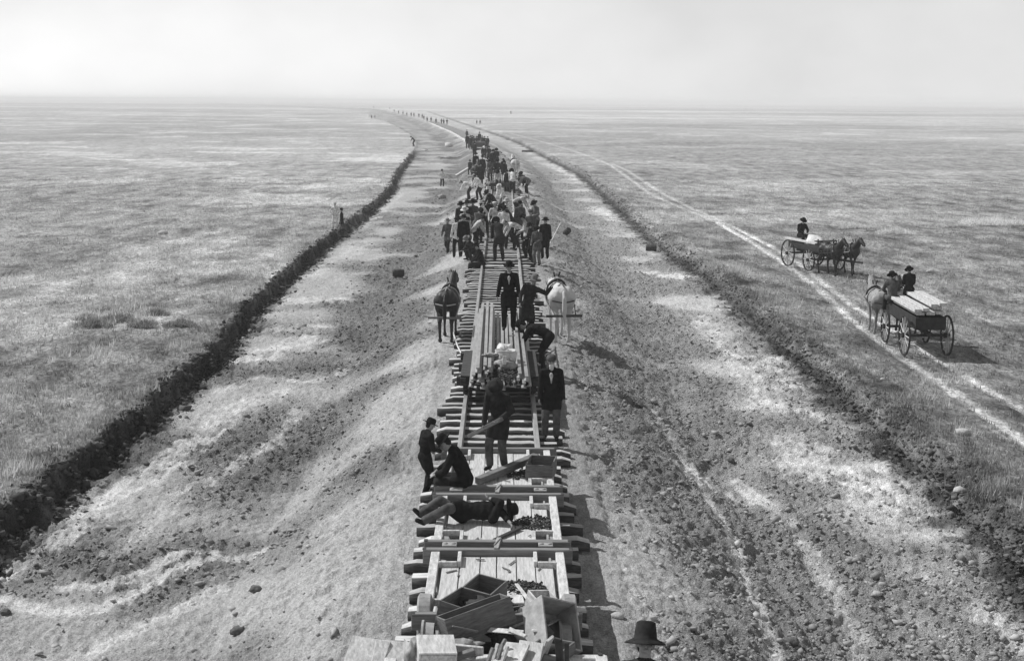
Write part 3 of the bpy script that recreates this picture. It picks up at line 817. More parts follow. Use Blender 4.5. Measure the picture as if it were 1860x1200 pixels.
for k in range(3):
    r_ = .17 + k * .025
    m.tube([(r_ * math.cos(a), .8 * r_ * math.sin(a), .02 + .012 * k + .01 * math.sin(3 * a)) for a in np.linspace(0, 2 * np.pi, 15)], .013, 6)
tag(m.build('rope_coil', CANVAS, loc=(.12, YP + .62, TOPR + .50)), 'pale rope looped round the sack on the rail stack', 'rope')
lump('cloth', 'flat pale cloth lying on the left rails beside the sack', 'cloth', (-.20, YP + .85, TOPR + .40), (.17, .15, .05), SACK, amp=.6, seed=19)
plank('lath', 'short white block standing in the bundle on the rail stack', (.10, YP + .1, TOPR + .32), (.11, YP + .18, TOPR + .50), .08, .04, WOODL, 'block')
# ------------------------------------------------------------------ figures: one skin grown over joints, clothes as its children
def proj(p):
    d = Vector(p) - CAM
    w = d.dot(cfw)
    return 930 + 2400 * d.dot(crt) / w, 600 - 2400 * d.dot(cup) / w
def height_for(p, py):
    """how tall a thing standing at p must be for its top to reach picture row py"""
    lo, hi = 0.0, 4.0
    for _ in range(40):
        m = (lo + hi) / 2
        if proj((p[0], p[1], p[2] + m))[1] > py: lo = m
        else: hi = m
    return lo
def ik(a, b, l1, l2, pole):
    a = Vector(a); b = Vector(b); d = b - a; L_ = d.length
    if L_ > (l1 + l2) * .999: b = a + d * ((l1 + l2) * .999 / L_); d = b - a; L_ = d.length
    L_ = max(L_, abs(l1 - l2) + .02)
    u = d.normalized(); p = Vector(pole); p = p - u * p.dot(u)
    p = p.normalized() if p.length > 1e-4 else Vector((0, 1, 0))
    c = (l1 * l1 + L_ * L_ - l2 * l2) / (2 * L_); h = math.sqrt(max(l1 * l1 - c * c, 0))
    return a + u * c + p * h, b
def pose(pel=(0, 0, .93), u=None, u2=None, f=(0, 1, 0), lean=0, lean2=None, side=0, head=(0, 0), fl=(-.11, 0, .08), fr=(.11, 0, .08), hl=(-.27, .04, .84), hr=(.27, .04, .84),
         kl=(-.1, 1, 0), kr=(.1, 1, 0), el=(-.5, -1, 0), er=(.5, -1, 0), toe=None, fdl=None, fdr=None):
    f = Vector(f).normalized()
    def dirv(le):
        v = Vector((math.sin(R(side)), math.sin(R(le)) * math.cos(R(side)), math.cos(R(le)) * math.cos(R(side))))
        return v.normalized()
    if u is None: u = dirv(lean); u2 = dirv(lean if lean2 is None else lean2)
    else: u = Vector(u).normalized(); u2 = Vector(u2 or u).normalized()
    J = {}
    pel = Vector(pel)
    r = f.cross(u).normalized(); fr_ = u.cross(r).normalized()
    r2 = f.cross(u2).normalized(); f2 = u2.cross(r2).normalized()
    J['pel'] = pel; J['u'] = u; J['u2'] = u2; J['r'] = r; J['f'] = fr_; J['r2'] = r2; J['f2'] = f2
    J['waist'] = pel + u * .14; J['chest'] = pel + u * .20 + u2 * .14
    J['neck'] = J['chest'] + u2 * .25
    J['sl'] = J['chest'] + u2 * .17 - r2 * .175; J['sr'] = J['chest'] + u2 * .17 + r2 * .175
    J['hipl'] = pel - r * .095 - u * .02; J['hipr'] = pel + r * .095 - u * .02
    hp, hy = R(head[0]), R(head[1])
    hu = (u2 * math.cos(hp) + f2 * math.sin(hp)).normalized()
    hf = (f2 * math.cos(hp) - u2 * math.sin(hp))
    hf = (hf * math.cos(hy) + r2 * math.sin(hy)).normalized(); hr_ = hf.cross(hu).normalized()
    J['hu'] = hu; J['hf'] = hf; J['hr'] = hr_; J['head'] = J['neck'] + hu * .145 + hf * .015
    J['kl'], J['al'] = ik(J['hipl'], fl, .44, .43, kl); J['kr'], J['ar'] = ik(J['hipr'], fr, .44, .43, kr)
    J['el'], J['wl'] = ik(J['sl'], hl, .29, .26, el); J['er'], J['wr'] = ik(J['sr'], hr, .29, .26, er)
    for s_, ft in (('l', fdl), ('r', fdr)):
        J['t' + s_] = Vector(ft).normalized() if ft else Vector((-.12 if s_ == 'l' else .12, 1, 0)).normalized()
    return J
def basis(x, y, z): return Matrix(((x.x, y.x, z.x, 0), (x.y, y.y, z.y, 0), (x.z, y.z, z.z, 0), (0, 0, 0, 1)))
class Prims:
    def __init__(s): s.m = MB()
    def c(s, p0, p1, r0, r1=None):
        r1 = r0 if r1 is None else r1
        p0 = Vector(p0); p1 = Vector(p1)
        if (p1 - p0).length > 1e-4: s.m.cyl(p0, p1, r0, r1, 14)
        s.m.ell(p0, (r0 * 1.01,) * 3); s.m.ell(p1, (r1 * 1.01,) * 3); return s
    def e(s, c, r, B=None): s.m.ell(c, r, B or Matrix()); return s
    def grow(s, name, mat, voxel, smooth_it=3):
        me = bpy.data.meshes.new(name); s.m.bm.to_mesh(me); s.m.bm.free()
        o = bpy.data.objects.new('t', me); COL.objects.link(o)
        md = o.modifiers.new('r', 'REMESH'); md.mode = 'VOXEL'; md.voxel_size = voxel
        ms = o.modifiers.new('s', 'SMOOTH'); ms.factor = .5; ms.iterations = smooth_it
        dg = bpy.context.evaluated_depsgraph_get(); dg.update()
        m2 = bpy.data.meshes.new_from_object(o.evaluated_get(dg)); m2.name = name
        bpy.data.objects.remove(o); bpy.data.meshes.remove(me)
        m2.polygons.foreach_set('use_smooth', np.ones(len(m2.polygons), dtype=bool))
        m2.materials.clear(); m2.materials.append(mat)
        return m2
def torso(P, J, k=1.0, d=0.0, top=True):
    for t, w, dp in ((0, .150, .110), (.5, .138, .102), (1, .135, .102)):
        c = J['pel'].lerp(J['waist'], t); P.e(c, (w * k + d, dp * k + d, .12 + d), basis(J['r'], J['f'], J['u']))
    for t, w, dp in ((0, .140, .105), (.5, .155, .112), (1, .165, .115)):
        c = J['waist'].lerp(J['chest'], t); P.e(c, (w * k + d, dp * k + d, .12 + d), basis(J['r2'], J['f2'], J['u2']))
    c = J['chest'] + J['u2'] * .10; P.e(c, (.165 * k + d, .105 * k + d, .10 + d * .5), basis(J['r2'], J['f2'], J['u2']))
    sd_ = J['u2'] * -.022
    P.c(J['sl'] + sd_, J['sr'] + sd_, .058 + d, .058 + d)
    for s_ in 'lr': P.c(J['neck'] - J['u2'] * .035, J['s' + s_] + sd_ * .4, .052 + d, .050 + d)
    P.c(J['chest'] + J['u2'] * .1, J['neck'] - J['u2'] * .02, .10 + d, .065 + d * .6)
def hand(P, J, s_, near):
    w = J['w' + s_]; e = J['e' + s_]; d = (w - e).normalized()
    side = J['r2'] * (-1 if s_ == 'l' else 1)
    fw = (J['f2'] - d * J['f2'].dot(d)); fw = fw.normalized() if fw.length > .1 else J['u2']
    n = d.cross(fw).normalized()          # palm normal axis
    P.e(w + d * .05, (.014, .042, .055) if False else (.018, .042, .055), basis(n, fw, d))
    if not near:
        P.c(w + d * .08, w + d * .15 + n * .0, .03, .02); return
    inn = -side + side * 0
    inn = (inn - d * inn.dot(d)); inn = inn.normalized() if inn.length > .1 else n
    for k, (off, ln) in enumerate(((-.033, .062), (-.011, .075), (.012, .080), (.034, .070))):
        a = w + d * .088 + fw * off; b = a + (d * .8 + inn * .45).normalized() * ln * .5; c = b + (d * .35 + inn * .8).normalized() * ln * .55
        P.c(a, b, .0095, .009); P.c(b, c, .009, .007)
    a = w + d * .03 + fw * .036; b = a + (d * .6 + fw * .7).normalized() * .045; c = b + (d * .8 + inn * .4).normalized() * .035
    P.c(a, b, .011, .010); P.c(b, c, .010, .008)
def body_mesh(J, vox, near):
    P = Prims(); torso(P, J, .93)
    for s_ in 'lr':
        P.c(J['s' + s_], J['e' + s_], .052, .040); P.c(J['e' + s_], J['w' + s_], .040, .027); hand(P, J, s_, near)
        P.c(J['hip' + s_], J['k' + s_], .082, .055); P.c(J['k' + s_], J['a' + s_], .053, .038)
        t = J['t' + s_]; P.c(J['a' + s_] - Vector((0, 0, .035)) , J['a' + s_] + t * .15 - Vector((0, 0, .045)), .038, .030)
    P.c(J['neck'] - J['u2'] * .05, J['head'] - J['hu'] * .05, .055, .052)
    B = basis(J['hr'], J['hf'], J['hu'])
    def L(x, y, z): return J['head'] + J['hr'] * x + J['hf'] * y + J['hu'] * z
    P.e(L(0, -.008, .03), (.076, .095, .088), B); P.e(L(0, .012, -.045), (.058, .072, .072), B); P.e(L(0, .055, -.085), (.03, .03, .026), B)
    if near:
        P.c(L(0, .088, .012), L(0, .112, -.025), .010, .014)
        P.c(L(-.035, .082, .028), L(.035, .082, .028), .012, .012)
        P.e(L(0, .085, -.055), (.026, .012, .010), B)
        for q in (-1, 1): P.e(L(q * .078, -.005, -.005), (.010, .020, .032), B); P.e(L(q * .045, .062, -.02), (.02, .02, .018), B)
    return P.grow('person', SKIN, vox)
def coat_mesh(J, vox, skirt=.62, d=.022, sleeve=1.0, vest=False):
    P = Prims(); torso(P, J, 1.0, d)
    for s_ in 'lr':
        if not vest:
            P.c(J['s' + s_], J['e' + s_], .066 + d * .5, .056 + d * .4)
            P.c(J['e' + s_], J['e' + s_].lerp(J['w' + s_], sleeve), .054 + d * .4, .044 + d * .3)
        if skirt > 0:
            P.c(J['hip' + s_], J['hip' + s_].lerp(J['k' + s_], skirt), .115 + d * .4, .098 + d * .6)
    if skirt > 0:
        m0 = (J['hipl'] + J['hipr']) / 2; m1 = J['hipl'].lerp(J['kl'], skirt * .9) * .5 + J['hipr'].lerp(J['kr'], skirt * .9) * .5
        P.c(m0, m1, .13, .11)
        P.e(J['pel'] + J['u'] * .02, (.168 + d, .128 + d, .14), basis(J['r'], J['f'], J['u']))
    return P.grow('coat', COATM[0], vox)
def trouser_mesh(J, vox, d=.012):
    P = Prims()
    P.e(J['pel'] + J['u'] * .04, (.150 + d, .115 + d, .10), basis(J['r'], J['f'], J['u']))
    P.e(J['pel'] - J['u'] * .04, (.150 + d, .115 + d, .09), basis(J['r'], J['f'], J['u']))
    for s_ in 'lr':
        P.c(J['hip' + s_], J['k' + s_], .095 + d, .072 + d); P.c(J['k' + s_], J['k' + s_].lerp(J['a' + s_], .95), .070 + d, .060 + d)
    return P.grow('trousers', COATM[0], vox)
def boots_mesh(J, vox, s_):
    P = Prims()
    if True:
        t = J['t' + s_]; a = J['a' + s_]
        P.c(a - Vector((0, 0, .035)), a + t * .17 - Vector((0, 0, .042)), .046, .038); P.c(a, a + (J['k' + s_] - a).normalized() * .12, .05, .052)
    return P.grow('boot', BOOTM, vox)
def hat_mesh(J, kind):
    m = MB(); B = basis(J['hr'], J['hf'], J['hu']); base = J['head'] + J['hu'] * .045 - J['hf'] * .008
    T = Matrix.Translation(base) @ B @ Matrix.Rotation(R(-6), 4, 'X')
    prof = {'wide': [(.215, .0), (.21, .012), (.13, -.004), (.098, .008), (.094, .05), (.086, .115), (.06, .135), (0, .125)],
            'bowler': [(.155, .008), (.15, .02), (.115, .002), (.098, .01), (.097, .06), (.085, .105), (.05, .135), (0, .142)],
            'slouch': [(.175, -.012), (.17, .0), (.12, .002), (.1, .01), (.098, .05), (.092, .10), (.055, .12), (0, .105)],
            'droop': [(.185, -.040), (.185, -.030), (.14, -.008), (.104, .012), (.100, .06), (.085, .15), (.05, .165), (0, .155)],
            'cap': [(.10, -.005), (.105, .02), (.118, .05), (.112, .075), (.06, .092), (0, .094)],
            'knit': [(.094, -.02), (.102, .02), (.098, .06), (.07, .095), (0, .105)]}[kind]
    m.lathe(prof, 20, T @ Matrix.Diagonal((1, 1.12, 1, 1)))
    if kind == 'cap': m.ell(base + J['hf'] * .11 + J['hu'] * .005, (.07, .055, .010), B)
    me = bpy.data.meshes.new('hat'); m.bm.to_mesh(me); m.bm.free()
    me.polygons.foreach_set('use_smooth', np.ones(len(me.polygons), dtype=bool)); me.materials.append(BOOTM)
    return me
def blob_mesh(name, items, mat, vox=.012):
    P = Prims()
    for c, r, B in items: P.e(c, r, B)
    return P.grow(name, mat, vox)
def cm(name, v, **k): return new_mat(name, v, noise=.5, scale=7, bump=.022, bscale=9, spec=.06, **k)
SKIN = cm('skin', .28); BOOTM = cm('boot_leather', .025)
C = dict(black=cm('black_wool', .014), dark=cm('dark_wool', .028), grey=cm('grey_wool', .085), tweed=cm('tweed', .14), mid=cm('brown_cloth', .2),
         shirt=cm('white_shirt', .62), pale=cm('pale_shirt', .42), straw=cm('straw', .5), hair=cm('dark_hair', .02), beard=cm('grey_beard', .52), boot=BOOTM)
COATM = [C['dark']]
_cache = {}
def person(label, loc, rz, posekey, J, top='dark', legs='dark', hat=('slouch', 'black'), s=1.0, vox=.03, near=False, skirt=.55, sleeve=1.0, beard=None, shirtfront=False, vest=None, group=None, jacket=True, name='person'):
    key = (posekey, vox, near, skirt, sleeve)
    if key not in _cache:
        _cache[key] = dict(body=body_mesh(J, .0085 if near else vox, near), coat=coat_mesh(J, vox, skirt, .022 if skirt > .3 else .006, sleeve), trousers=trouser_mesh(J, vox), boots=(boots_mesh(J, vox, 'l'), boots_mesh(J, vox, 'r')))
    K = _cache[key]
    o = bpy.data.objects.new(name, K['body']); COL.objects.link(o)
    o.location = loc; o.rotation_euler = (0, 0, rz); o.scale = (s, s, s)
    tag(o, label, 'person', group)
    def child(nm, me, mat):
        c = bpy.data.objects.new(nm, me); COL.objects.link(c); c.parent = o
        c.material_slots[0].link = 'OBJECT'; c.material_slots[0].material = mat
        return c
    child('coat' if skirt > .3 else 'shirt', K['coat'], C[top]); child('trousers', K['trousers'], C[legs]); child('boot', K['boots'][0], C['boot']); child('boot', K['boots'][1], C['boot'])
    B = basis(J['hr'], J['hf'], J['hu'])
    def L(x, y, z): return J['head'] + J['hr'] * x + J['hf'] * y + J['hu'] * z
    hk = key + ('hair',)
    if hk not in _cache: _cache[hk] = blob_mesh('hair', [(L(0, -.03, .035), (.084, .088, .088), B), (L(0, -.055, -.03), (.072, .05, .06), B)], C['hair'], .014 if near else .03)
    child('hair', _cache[hk], C['hair'])
    if hat:
        hk = key + (hat[0],)
        if hk not in _cache: _cache[hk] = hat_mesh(J, hat[0])
        child('hat', _cache[hk], C[hat[1]])
    if beard: child('beard', blob_mesh('beard', [(L(0, .06, -.085), (.055, .045, .05), B), (L(0, .075, -.13), (.045, .035, .055), B), (L(0, .09, -.05), (.04, .016, .012), B)], C[beard]), C[beard])
    if near:
        m = MB()
        for q in (-1, 1): m.ell(L(q * .031, .083, .008), (.012, .008, .006), B)
        e = m.build('eyes', C['hair'], o)
    if shirtfront:
        c = J['chest']; Bt = basis(J['r2'], J['f2'], J['u2'])
        me = blob_mesh('shirt_front', [(c + J['f2'] * .098 + J['u2'] * .11, (.045, .05, .07), Bt), (c + J['f2'] * .108 + J['u2'] * .02, (.025, .042, .09), Bt), (J['neck'] + J['f2'] * .03 - J['u2'] * .005, (.062, .055, .03), Bt)], C['pale'])
        child('shirt_front', me, C['pale'])
    return o
def stand_at(px, pyf, pyh, z, H=1.78):
    p = at(px, pyf, z)
    return p, height_for(p, pyh) / H

PO = dict(
 stand=pose(),
 stand2=pose(fl=(-.14, .05, .08), fr=(.12, -.04, .08), hl=(-.29, .08, .86), hr=(.25, .10, .9), head=(10, 8), side=1.5),
 hips=pose(fl=(-.13, 0, .08), fr=(.13, 0, .08), hl=(-.19, .07, 1.02), hr=(.19, .07, 1.02), el=(-1, -.6, .2), er=(1, -.6, .2)),
 pocket=pose(hl=(-.21, .10, .90), hr=(.21, .10, .90), el=(-1, -.8, 0), er=(1, -.8, 0), fl=(-.12, .06, .08), head=(8, -10)),
 hold=pose(hl=(-.12, .30, 1.08), hr=(.14, .32, 1.0), head=(18, 0), lean=4, lean2=10),
 folded=pose(hl=(.10, .20, 1.18), hr=(-.10, .22, 1.14), el=(-1, .2, -.4), er=(1, .2, -.4)),
 walk=pose(fl=(-.09, .30, .09), fr=(.09, -.28, .14), hl=(-.26, -.14, .88), hr=(.26, .22, .92), lean=6, pel=(0, 0, .89)),
 bend=pose(pel=(0, -.14, .90), lean=48, lean2=78, hl=(-.16, .62, .50), hr=(.16, .66, .46), fl=(-.14, -.04, .08), fr=(.14, .04, .08), kl=(0, 1, 0), kr=(0, 1, 0), head=(-10, 0), el=(-1, 0, .3), er=(1, 0, .3)),
 stoop=pose(pel=(0, -.05, .90), lean=25, lean2=45, hl=(-.14, .50, .80), hr=(.14, .54, .74), fl=(-.13, .1, .08), fr=(.13, -.05, .08), head=(5, 0)),
 tool=pose(lean=8, lean2=14, hl=(-.10, .42, 1.0), hr=(.10, .38, .82), fl=(-.14, .14, .08), fr=(.14, -.12, .08), head=(16, 0)),
 sit=pose(pel=(0, 0, .12), lean=4, lean2=16, fl=(-.13, .50, -.30), fr=(.13, .46, -.32), hl=(-.12, .40, .26), hr=(.12, .40, .26), kl=(0, 1, 1), kr=(0, 1, 1), head=(8, 0), el=(-1, -.6, -.3), er=(1, -.6, -.3)),
 squat=pose(pel=(0, -.1, .30), lean=22, lean2=42, fl=(-.15, .22, .08), fr=(.15, .2, .08), hl=(-.12, .48, .42), hr=(.12, .5, .40), kl=(-.2, 1, 1), kr=(.2, 1, 1), head=(-5, 0)),
)
M_ = .0135
# the man with the bar
p, s = stand_at(905, 850, 683, DECKZ)
J = pose(pel=(0, -.02, .92), lean=6, lean2=16, head=(28, 14), fl=(-.10, -.06, .08), fr=(.13, .10, .08), hr=(.20, .24, .86), hl=(-.16, .30, 1.04), side=-1, er=(1, -.6, 0), el=(-1, -.3, 0))
rz = R(158)
person('man in dark coat on the farthest small car, looking down at the bar he holds', p, rz, 'p1', J, 'dark', 'grey', ('slouch', 'dark'), s, M_, True, .62)
MW = Matrix.Translation(p) @ Matrix.Rotation(rz, 4, 'Z') @ Matrix.Scale(s, 4)
h1 = MW @ (J['wr'] + (J['wr'] - J['er']).normalized() * .08); h2 = MW @ (J['wl'] + (J['wl'] - J['el']).normalized() * .08); d = (h1 - h2).normalized()
plank('wooden_bar', 'long wooden bar held slanting by the man standing on the small car', h1 + d * .36, h2 - d * .12, .075, .06, CRATE, 'wooden bar')
# white bearded man
p, s = stand_at(1001, 797, 646, TIEZ)
J = pose(fl=(-.11, .03, .08), fr=(.13, -.05, .08), hl=(-.25, .05, .86), hr=(.25, .08, .88), head=(2, -6), side=1)
person('bearded man in dark jacket and cap on the tie ends right of the rails', p, R(176), 'p2', J, 'black', 'grey', ('knit', 'grey'), s, M_, True, .5, beard='beard', shirtfront=True)
# seated man
p = at(840, 884, DECKZ)
J = pose(pel=(0, -.05, .10), lean=12, lean2=30, head=(14, 0), fl=(-.14, .42, -.34), fr=(.15, .50, -.30), hl=(-.10, .44, .20), hr=(.12, .46, .20), kl=(-.1, 1, 1), kr=(.1, 1, 1), el=(-1, -.5, -.3), er=(1, -.5, -.3))
person('man in black coat sitting on the left edge of the farthest small car', (p.x, p.y, DECKZ + .02), R(84), 'p3', J, 'black', 'dark', ('slouch', 'black'), .95, M_, True, .45, sleeve=.75)
# standing dark figure at the left
p = at(772, 898, .78); p.z = gz(p.x, p.y); s = height_for(p, 762) / 1.78
J = pose(lean=4, lean2=10, head=(10, 10), hl=(-.22, .24, 1.0), hr=(.16, .30, 1.05), fl=(-.10, .08, .08), fr=(.10, -.06, .08))
person('dark clad figure standing on the ground just left of the seated man', p, R(-60), 'p4', J, 'black', 'black', ('slouch', 'black'), s, M_, True, .6)
# lying man
p = at(843, 945, DECKZ)
J = pose(pel=(-.02, .02, .15), u=(1, .10, .05), u2=(1, -.08, .02), f=(.05, -.55, .83), head=(8, 0),
         fl=(-.70, .06, .10), fr=(-.64, -.20, .06), kl=(0, -.3, 1), kr=(0, -1, .5), hl=(.42, .10, .34), hr=(.74, -.30, .06), el=(.3, .3, 1), er=(-.2, -.8, .1), fdl=(-.5, -.3, .6), fdr=(-.5, -.5, .4))
person('man in dark coat lying asleep across the middle small car, feet to the left', p, 0, 'p5', J, 'black', 'grey', ('slouch', 'black'), .90, M_, True, .55, sleeve=.7)
# head and shoulders at the foot of the picture
best = None
for yv in np.linspace(11.5, 18, 90):
    q = at(1172, 1150, 0); tdir = (q - CAM).normalized(); t_ = yv / tdir.y; w = CAM + tdir * t_
    g_ = gz(w.x, w.y); e_ = abs((w.z - g_) - 1.74)
    e_ = abs((w.z - g_) / 1.80 - 1.03)
    if best is None or e_ < best[0]: best = (e_, w.x, w.y, g_, w.z)
p = Vector((best[1], best[2], best[3]))
person('man in wide dark hat standing on the right slope at the foot of the picture', p, R(172), 'p6', pose(head=(-27, -6)), 'dark', 'dark', ('droop', 'dark'), (best[4] - best[3]) / 1.78, M_, True, .6)
# on the rail stack
p, s = stand_at(924, 598, 477, TOPR + .26)
J = pose(fl=(-.12, .02, .08), fr=(.12, .02, .08), hl=(-.27, .10, .88), hr=(.30, .02, .88), er=(1, -.8, 0), el=(-1, -.6, 0), head=(4, 0))
person('man in black suit and bowler standing upright on top of the rail stack', p, R(180), 'p7', J, 'black', 'black', ('bowler', 'black'), s, M_, True, .62, shirtfront=True)
p = at(958, 612, TOPR + .12)
J = pose(pel=(.02, -.04, .90), side=-14, lean=2, head=(0, -4), hr=(.22, .28, 1.02), hl=(-.66, .02, 1.42), el=(-.2, -.6, -1), fl=(-.12, 0, .08), fr=(.16, .04, .08), er=(1, -.6, 0))
person('man in wide brimmed hat leaning sideways with one arm stretched towards the white horse', p, R(180), 'p8', J, 'dark', 'dark', ('wide', 'tweed'), height_for(p, 497) / 1.80, M_, True, .85)
p = at(986, 676, TIEZ)
person('man in black bent double against the right side of the rail stack', p, R(78), 'bendn', PO['bend'], 'black', 'black', ('slouch', 'black'), 1.0, M_, True, .5)

# ------------------------------------------------------------------ the crowd along the track
def cr(px, pyf, pyh, pk, rz, top, legs, hat, label, z=TIEZ, skirt=.5, vox=.028, s=None, **k):
    if z is None:
        p = at(px, pyf, .1)
        for _ in range(6): p = at(px, pyf, gz(p.x, p.y))
    else: p = at(px, pyf, z)
    low = {'bend': .98, 'stoop': 1.35, 'squat': .95, 'sit': .80}
    s = s or min(1.12, max(.86, height_for(p, pyh) / (low.get(pk, 1.78))))
    return person(label, p, R(rz), pk, PO[pk], top, legs, hat, s, vox, False, skirt, **k)
BK, SL, NO = ('wide', 'black'), ('slouch', 'black'), None
cr(814, 460, 396, 'walk', 160, 'grey', 'dark', ('slouch', 'mid'), 'man striding down the left slope outside the first crowd', z=None)
cr(831, 468, 394, 'stand2', 10, 'shirt', 'black', SL, 'white shirted man at the left edge of the first crowd, back turned', z=None, skirt=.1)
cr(842, 466, 391, 'stand', -170, 'black', 'black', SL, 'dark coated man right beside the white shirted man at the left edge')
cr(850, 459, 401, 'folded', 150, 'pale', 'dark', SL, 'man with one pale sleeve above the two crouching men', skirt=.1)
cr(862, 452, 401, 'stoop', -70, 'pale', 'black', SL, 'man in pale shirt bowed towards the rail in front of the pale sleeved man', skirt=.1)
cr(838, 437, 367, 'stand2', 170, 'dark', 'dark', SL, 'leftmost of three dark hatted men in the back row of the first crowd')
cr(848, 438, 365, 'folded', -165, 'dark', 'dark', SL, 'middle of three dark hatted men in the back row of the first crowd')
cr(859, 437, 363, 'pocket', 175, 'grey', 'dark', BK, 'rightmost of three dark hatted men in the back row, in the broadest hat')
cr(873, 431, 366, 'hips', 0, 'shirt', 'black', ('slouch', 'pale'), 'broad white shirted man with hands on hips left of the man in black', skirt=.1)
cr(889, 428, 362, 'stand', 4, 'black', 'black', BK, 'man in black suit and hat seen from behind, standing over the left rail')
cr(860, 472, 446, 'squat', 120, 'dark', 'dark', ('slouch', 'tweed'), 'crouching man behind, with the lighter hat, by the left rail', s=1.0)
cr(875, 486, 452, 'sit', 96, 'black', 'dark', SL, 'man in rounded dark coat sitting on the tie ends, nearest of the first crowd', s=1.05)
cr(907, 473, 408, 'stoop', 20, 'dark', 'dark', SL, 'dark clad man nearest the camera between the rails of the first crowd')
cr(914, 452, 374, 'stand2', -10, 'shirt', 'dark', SL, 'white shirted man between the rails behind the stooping dark clad man', skirt=.1)
cr(927, 440, 370, 'stoop', 60, 'dark', 'dark', BK, 'dark coated man in a broad hat bending just left of the right rail')
cr(938, 453, 383, 'bend', 110, 'shirt', 'dark', ('cap', 'pale'), 'man in white shirt and pale cap bent over the right rail', skirt=.1, s=1.05)
cr(944, 436, 366, 'stand', 180, 'grey', 'dark', SL, 'dark headed man standing behind the man in the pale cap')
cr(933, 430, 392, 'stoop', -30, 'shirt', 'dark', ('cap', 'pale'), 'pale stooping man low between the rails left of the pale cap', skirt=.1)
cr(956, 469, 389, 'hold', 90, 'pale', 'black', SL, 'man with pale shirt sleeves just right of the right rail', skirt=.1)
cr(967, 473, 404, 'hold', 120, 'black', 'black', SL, 'man in dark vest holding a tool right of the rails', skirt=.35)
cr(976, 482, 410, 'hold', 150, 'grey', 'tweed', SL, 'man in lighter trousers nearest the camera at the right of the first crowd')
cr(990, 470, 396, 'stand', 165, 'black', 'black', SL, 'man in long black coat standing outermost right of the first crowd', skirt=.8)
cr(974, 434, 364, 'hold', 130, 'tweed', 'dark', SL, 'man in grey shirt standing behind the right side of the first crowd', skirt=.1)
for a_ in [
 (845, 452, 384, 'stand2', 160, 'pale', 'dark', ('slouch', 'straw'), 'man in a straw hat in the middle of the left half of the first crowd', TIEZ, .1),
 (867, 440, 385, 'stoop', 200, 'tweed', 'dark', ('cap', 'dark'), 'capped man stooping behind the man in the bowed pale shirt', TIEZ, .3),
 (899, 436, 372, 'walk', 175, 'shirt', 'grey', ('cap', 'pale'), 'pale capped man walking between the rails right of the man in black', TIEZ, .1),
 (920, 430, 368, 'stand', 150, 'shirt', 'mid', ('slouch', 'pale'), 'white shirted man far back between the rails beside the broad hatted bender', TIEZ, .1),
 (963, 458, 392, 'pocket', 170, 'grey', 'black', ('cap', 'grey'), 'grey capped man wedged among the dark coats right of the rails', TIEZ, .5),
 (897, 398, 350, 'stoop', 120, 'dark', 'dark', SL, 'dark man stooping between the two crowds left of the white clad man', TIEZ, .4),
 (940, 396, 352, 'bend', 250, 'pale', 'dark', ('cap', 'pale'), 'pale man bending over the right rail between the two crowds', TIEZ, .1),
 (873, 340, 296, 'stand', 175, 'dark', 'black', SL, 'dark man close by the dark horse in the second crowd', TIEZ, .5),
 (891, 330, 290, 'hold', 160, 'grey', 'dark', SL, 'grey coated man behind the small pale shirted man in the second crowd', TIEZ, .5),
 (915, 334, 298, 'pocket', 190, 'dark', 'dark', SL, 'dark man in the right half of the second crowd beside the kegs', TIEZ, .5),
 (888, 298, 264, 'folded', 180, 'dark', 'black', SL, 'dark man farthest back in the middle of the second crowd', TIEZ, .5),
 (862, 288, 258, 'pocket', 180, 'dark', 'dark', SL, 'dark man on the left between the second and third crowds', TIEZ, .5)]:
    cr(*a_[:9], z=a_[9], skirt=a_[10], s=1.05)
for (a, b, c_, d), lb in (((955, 440, 962, 398), 'shovel handle slanting before the pale sleeved man at the right rail'), ((994, 452, 1018, 405), 'pale pole slanting up behind the man in the long black coat')):
    plank('pole', lb, at(a, b, TIEZ + .3), at(c_, d, TIEZ + .5), .04, .04, WOODL, 'pole')
# second crowd
cr(852, 363, 327, 'bend', 95, 'shirt', 'black', ('cap', 'pale'), 'white shirted man stooping to the left beside the dark horse', skirt=.1, z=None, s=1.1)
cr(872, 364, 331, 'stoop', 60, 'shirt', 'dark', ('cap', 'pale'), 'white backed man bending over the left rail with a pole', skirt=.1, s=1.1)
plank('pole', 'pale pole standing at the left rail in front of the bending man', at(886, 366, TIEZ), at(884, 340, TIEZ + .1), .06, .06, WOODL, 'pole')
cr(913, 384, 341, 'stoop', 150, 'shirt', 'mid', ('slouch', 'pale'), 'white clad man stooping between the rails behind the first crowd', skirt=.1, s=1.05)
cr(931, 351, 308, 'stoop', 10, 'shirt', 'dark', SL, 'man seen from behind with a white top, right of the far rail truck', skirt=.1, s=1.1)
cr(921, 347, 312, 'stand', 160, 'black', 'dark', SL, 'dark man pressed against the right side of the far rail truck')
cr(957, 352, 326, 'bend', 100, 'tweed', 'black', NO, 'man bending low on the right slope with legs apart', z=None, s=1.1)
cr(950, 338, 312, 'squat', 150, 'black', 'black', SL, 'man in black crouching on the right slope above the bending man', z=None, s=1.15)
cr(905, 348, 314, 'stoop', 170, 'pale', 'dark', SL, 'man with pale shirt leaning on the near end of the far rail truck', skirt=.1)
cr(902, 316, 292, 'sit', 180, 'dark', 'dark', SL, 'dark coated man seated high on the far rail truck', z=TOPR, s=1.35)
cr(876, 326, 275, 'stand', 170, 'black', 'black', ('cap', 'black'), 'man in a black spreading coat ahead of the dark horse', skirt=.85)
cr(864, 318, 272, 'pocket', 175, 'black', 'black', SL, 'black coated man left of the man in the spreading coat', skirt=.8)
cr(884, 322, 296, 'stand', 0, 'shirt', 'mid', ('cap', 'pale'), 'small pale shirted man at the dark horse\'s right flank', skirt=.1)
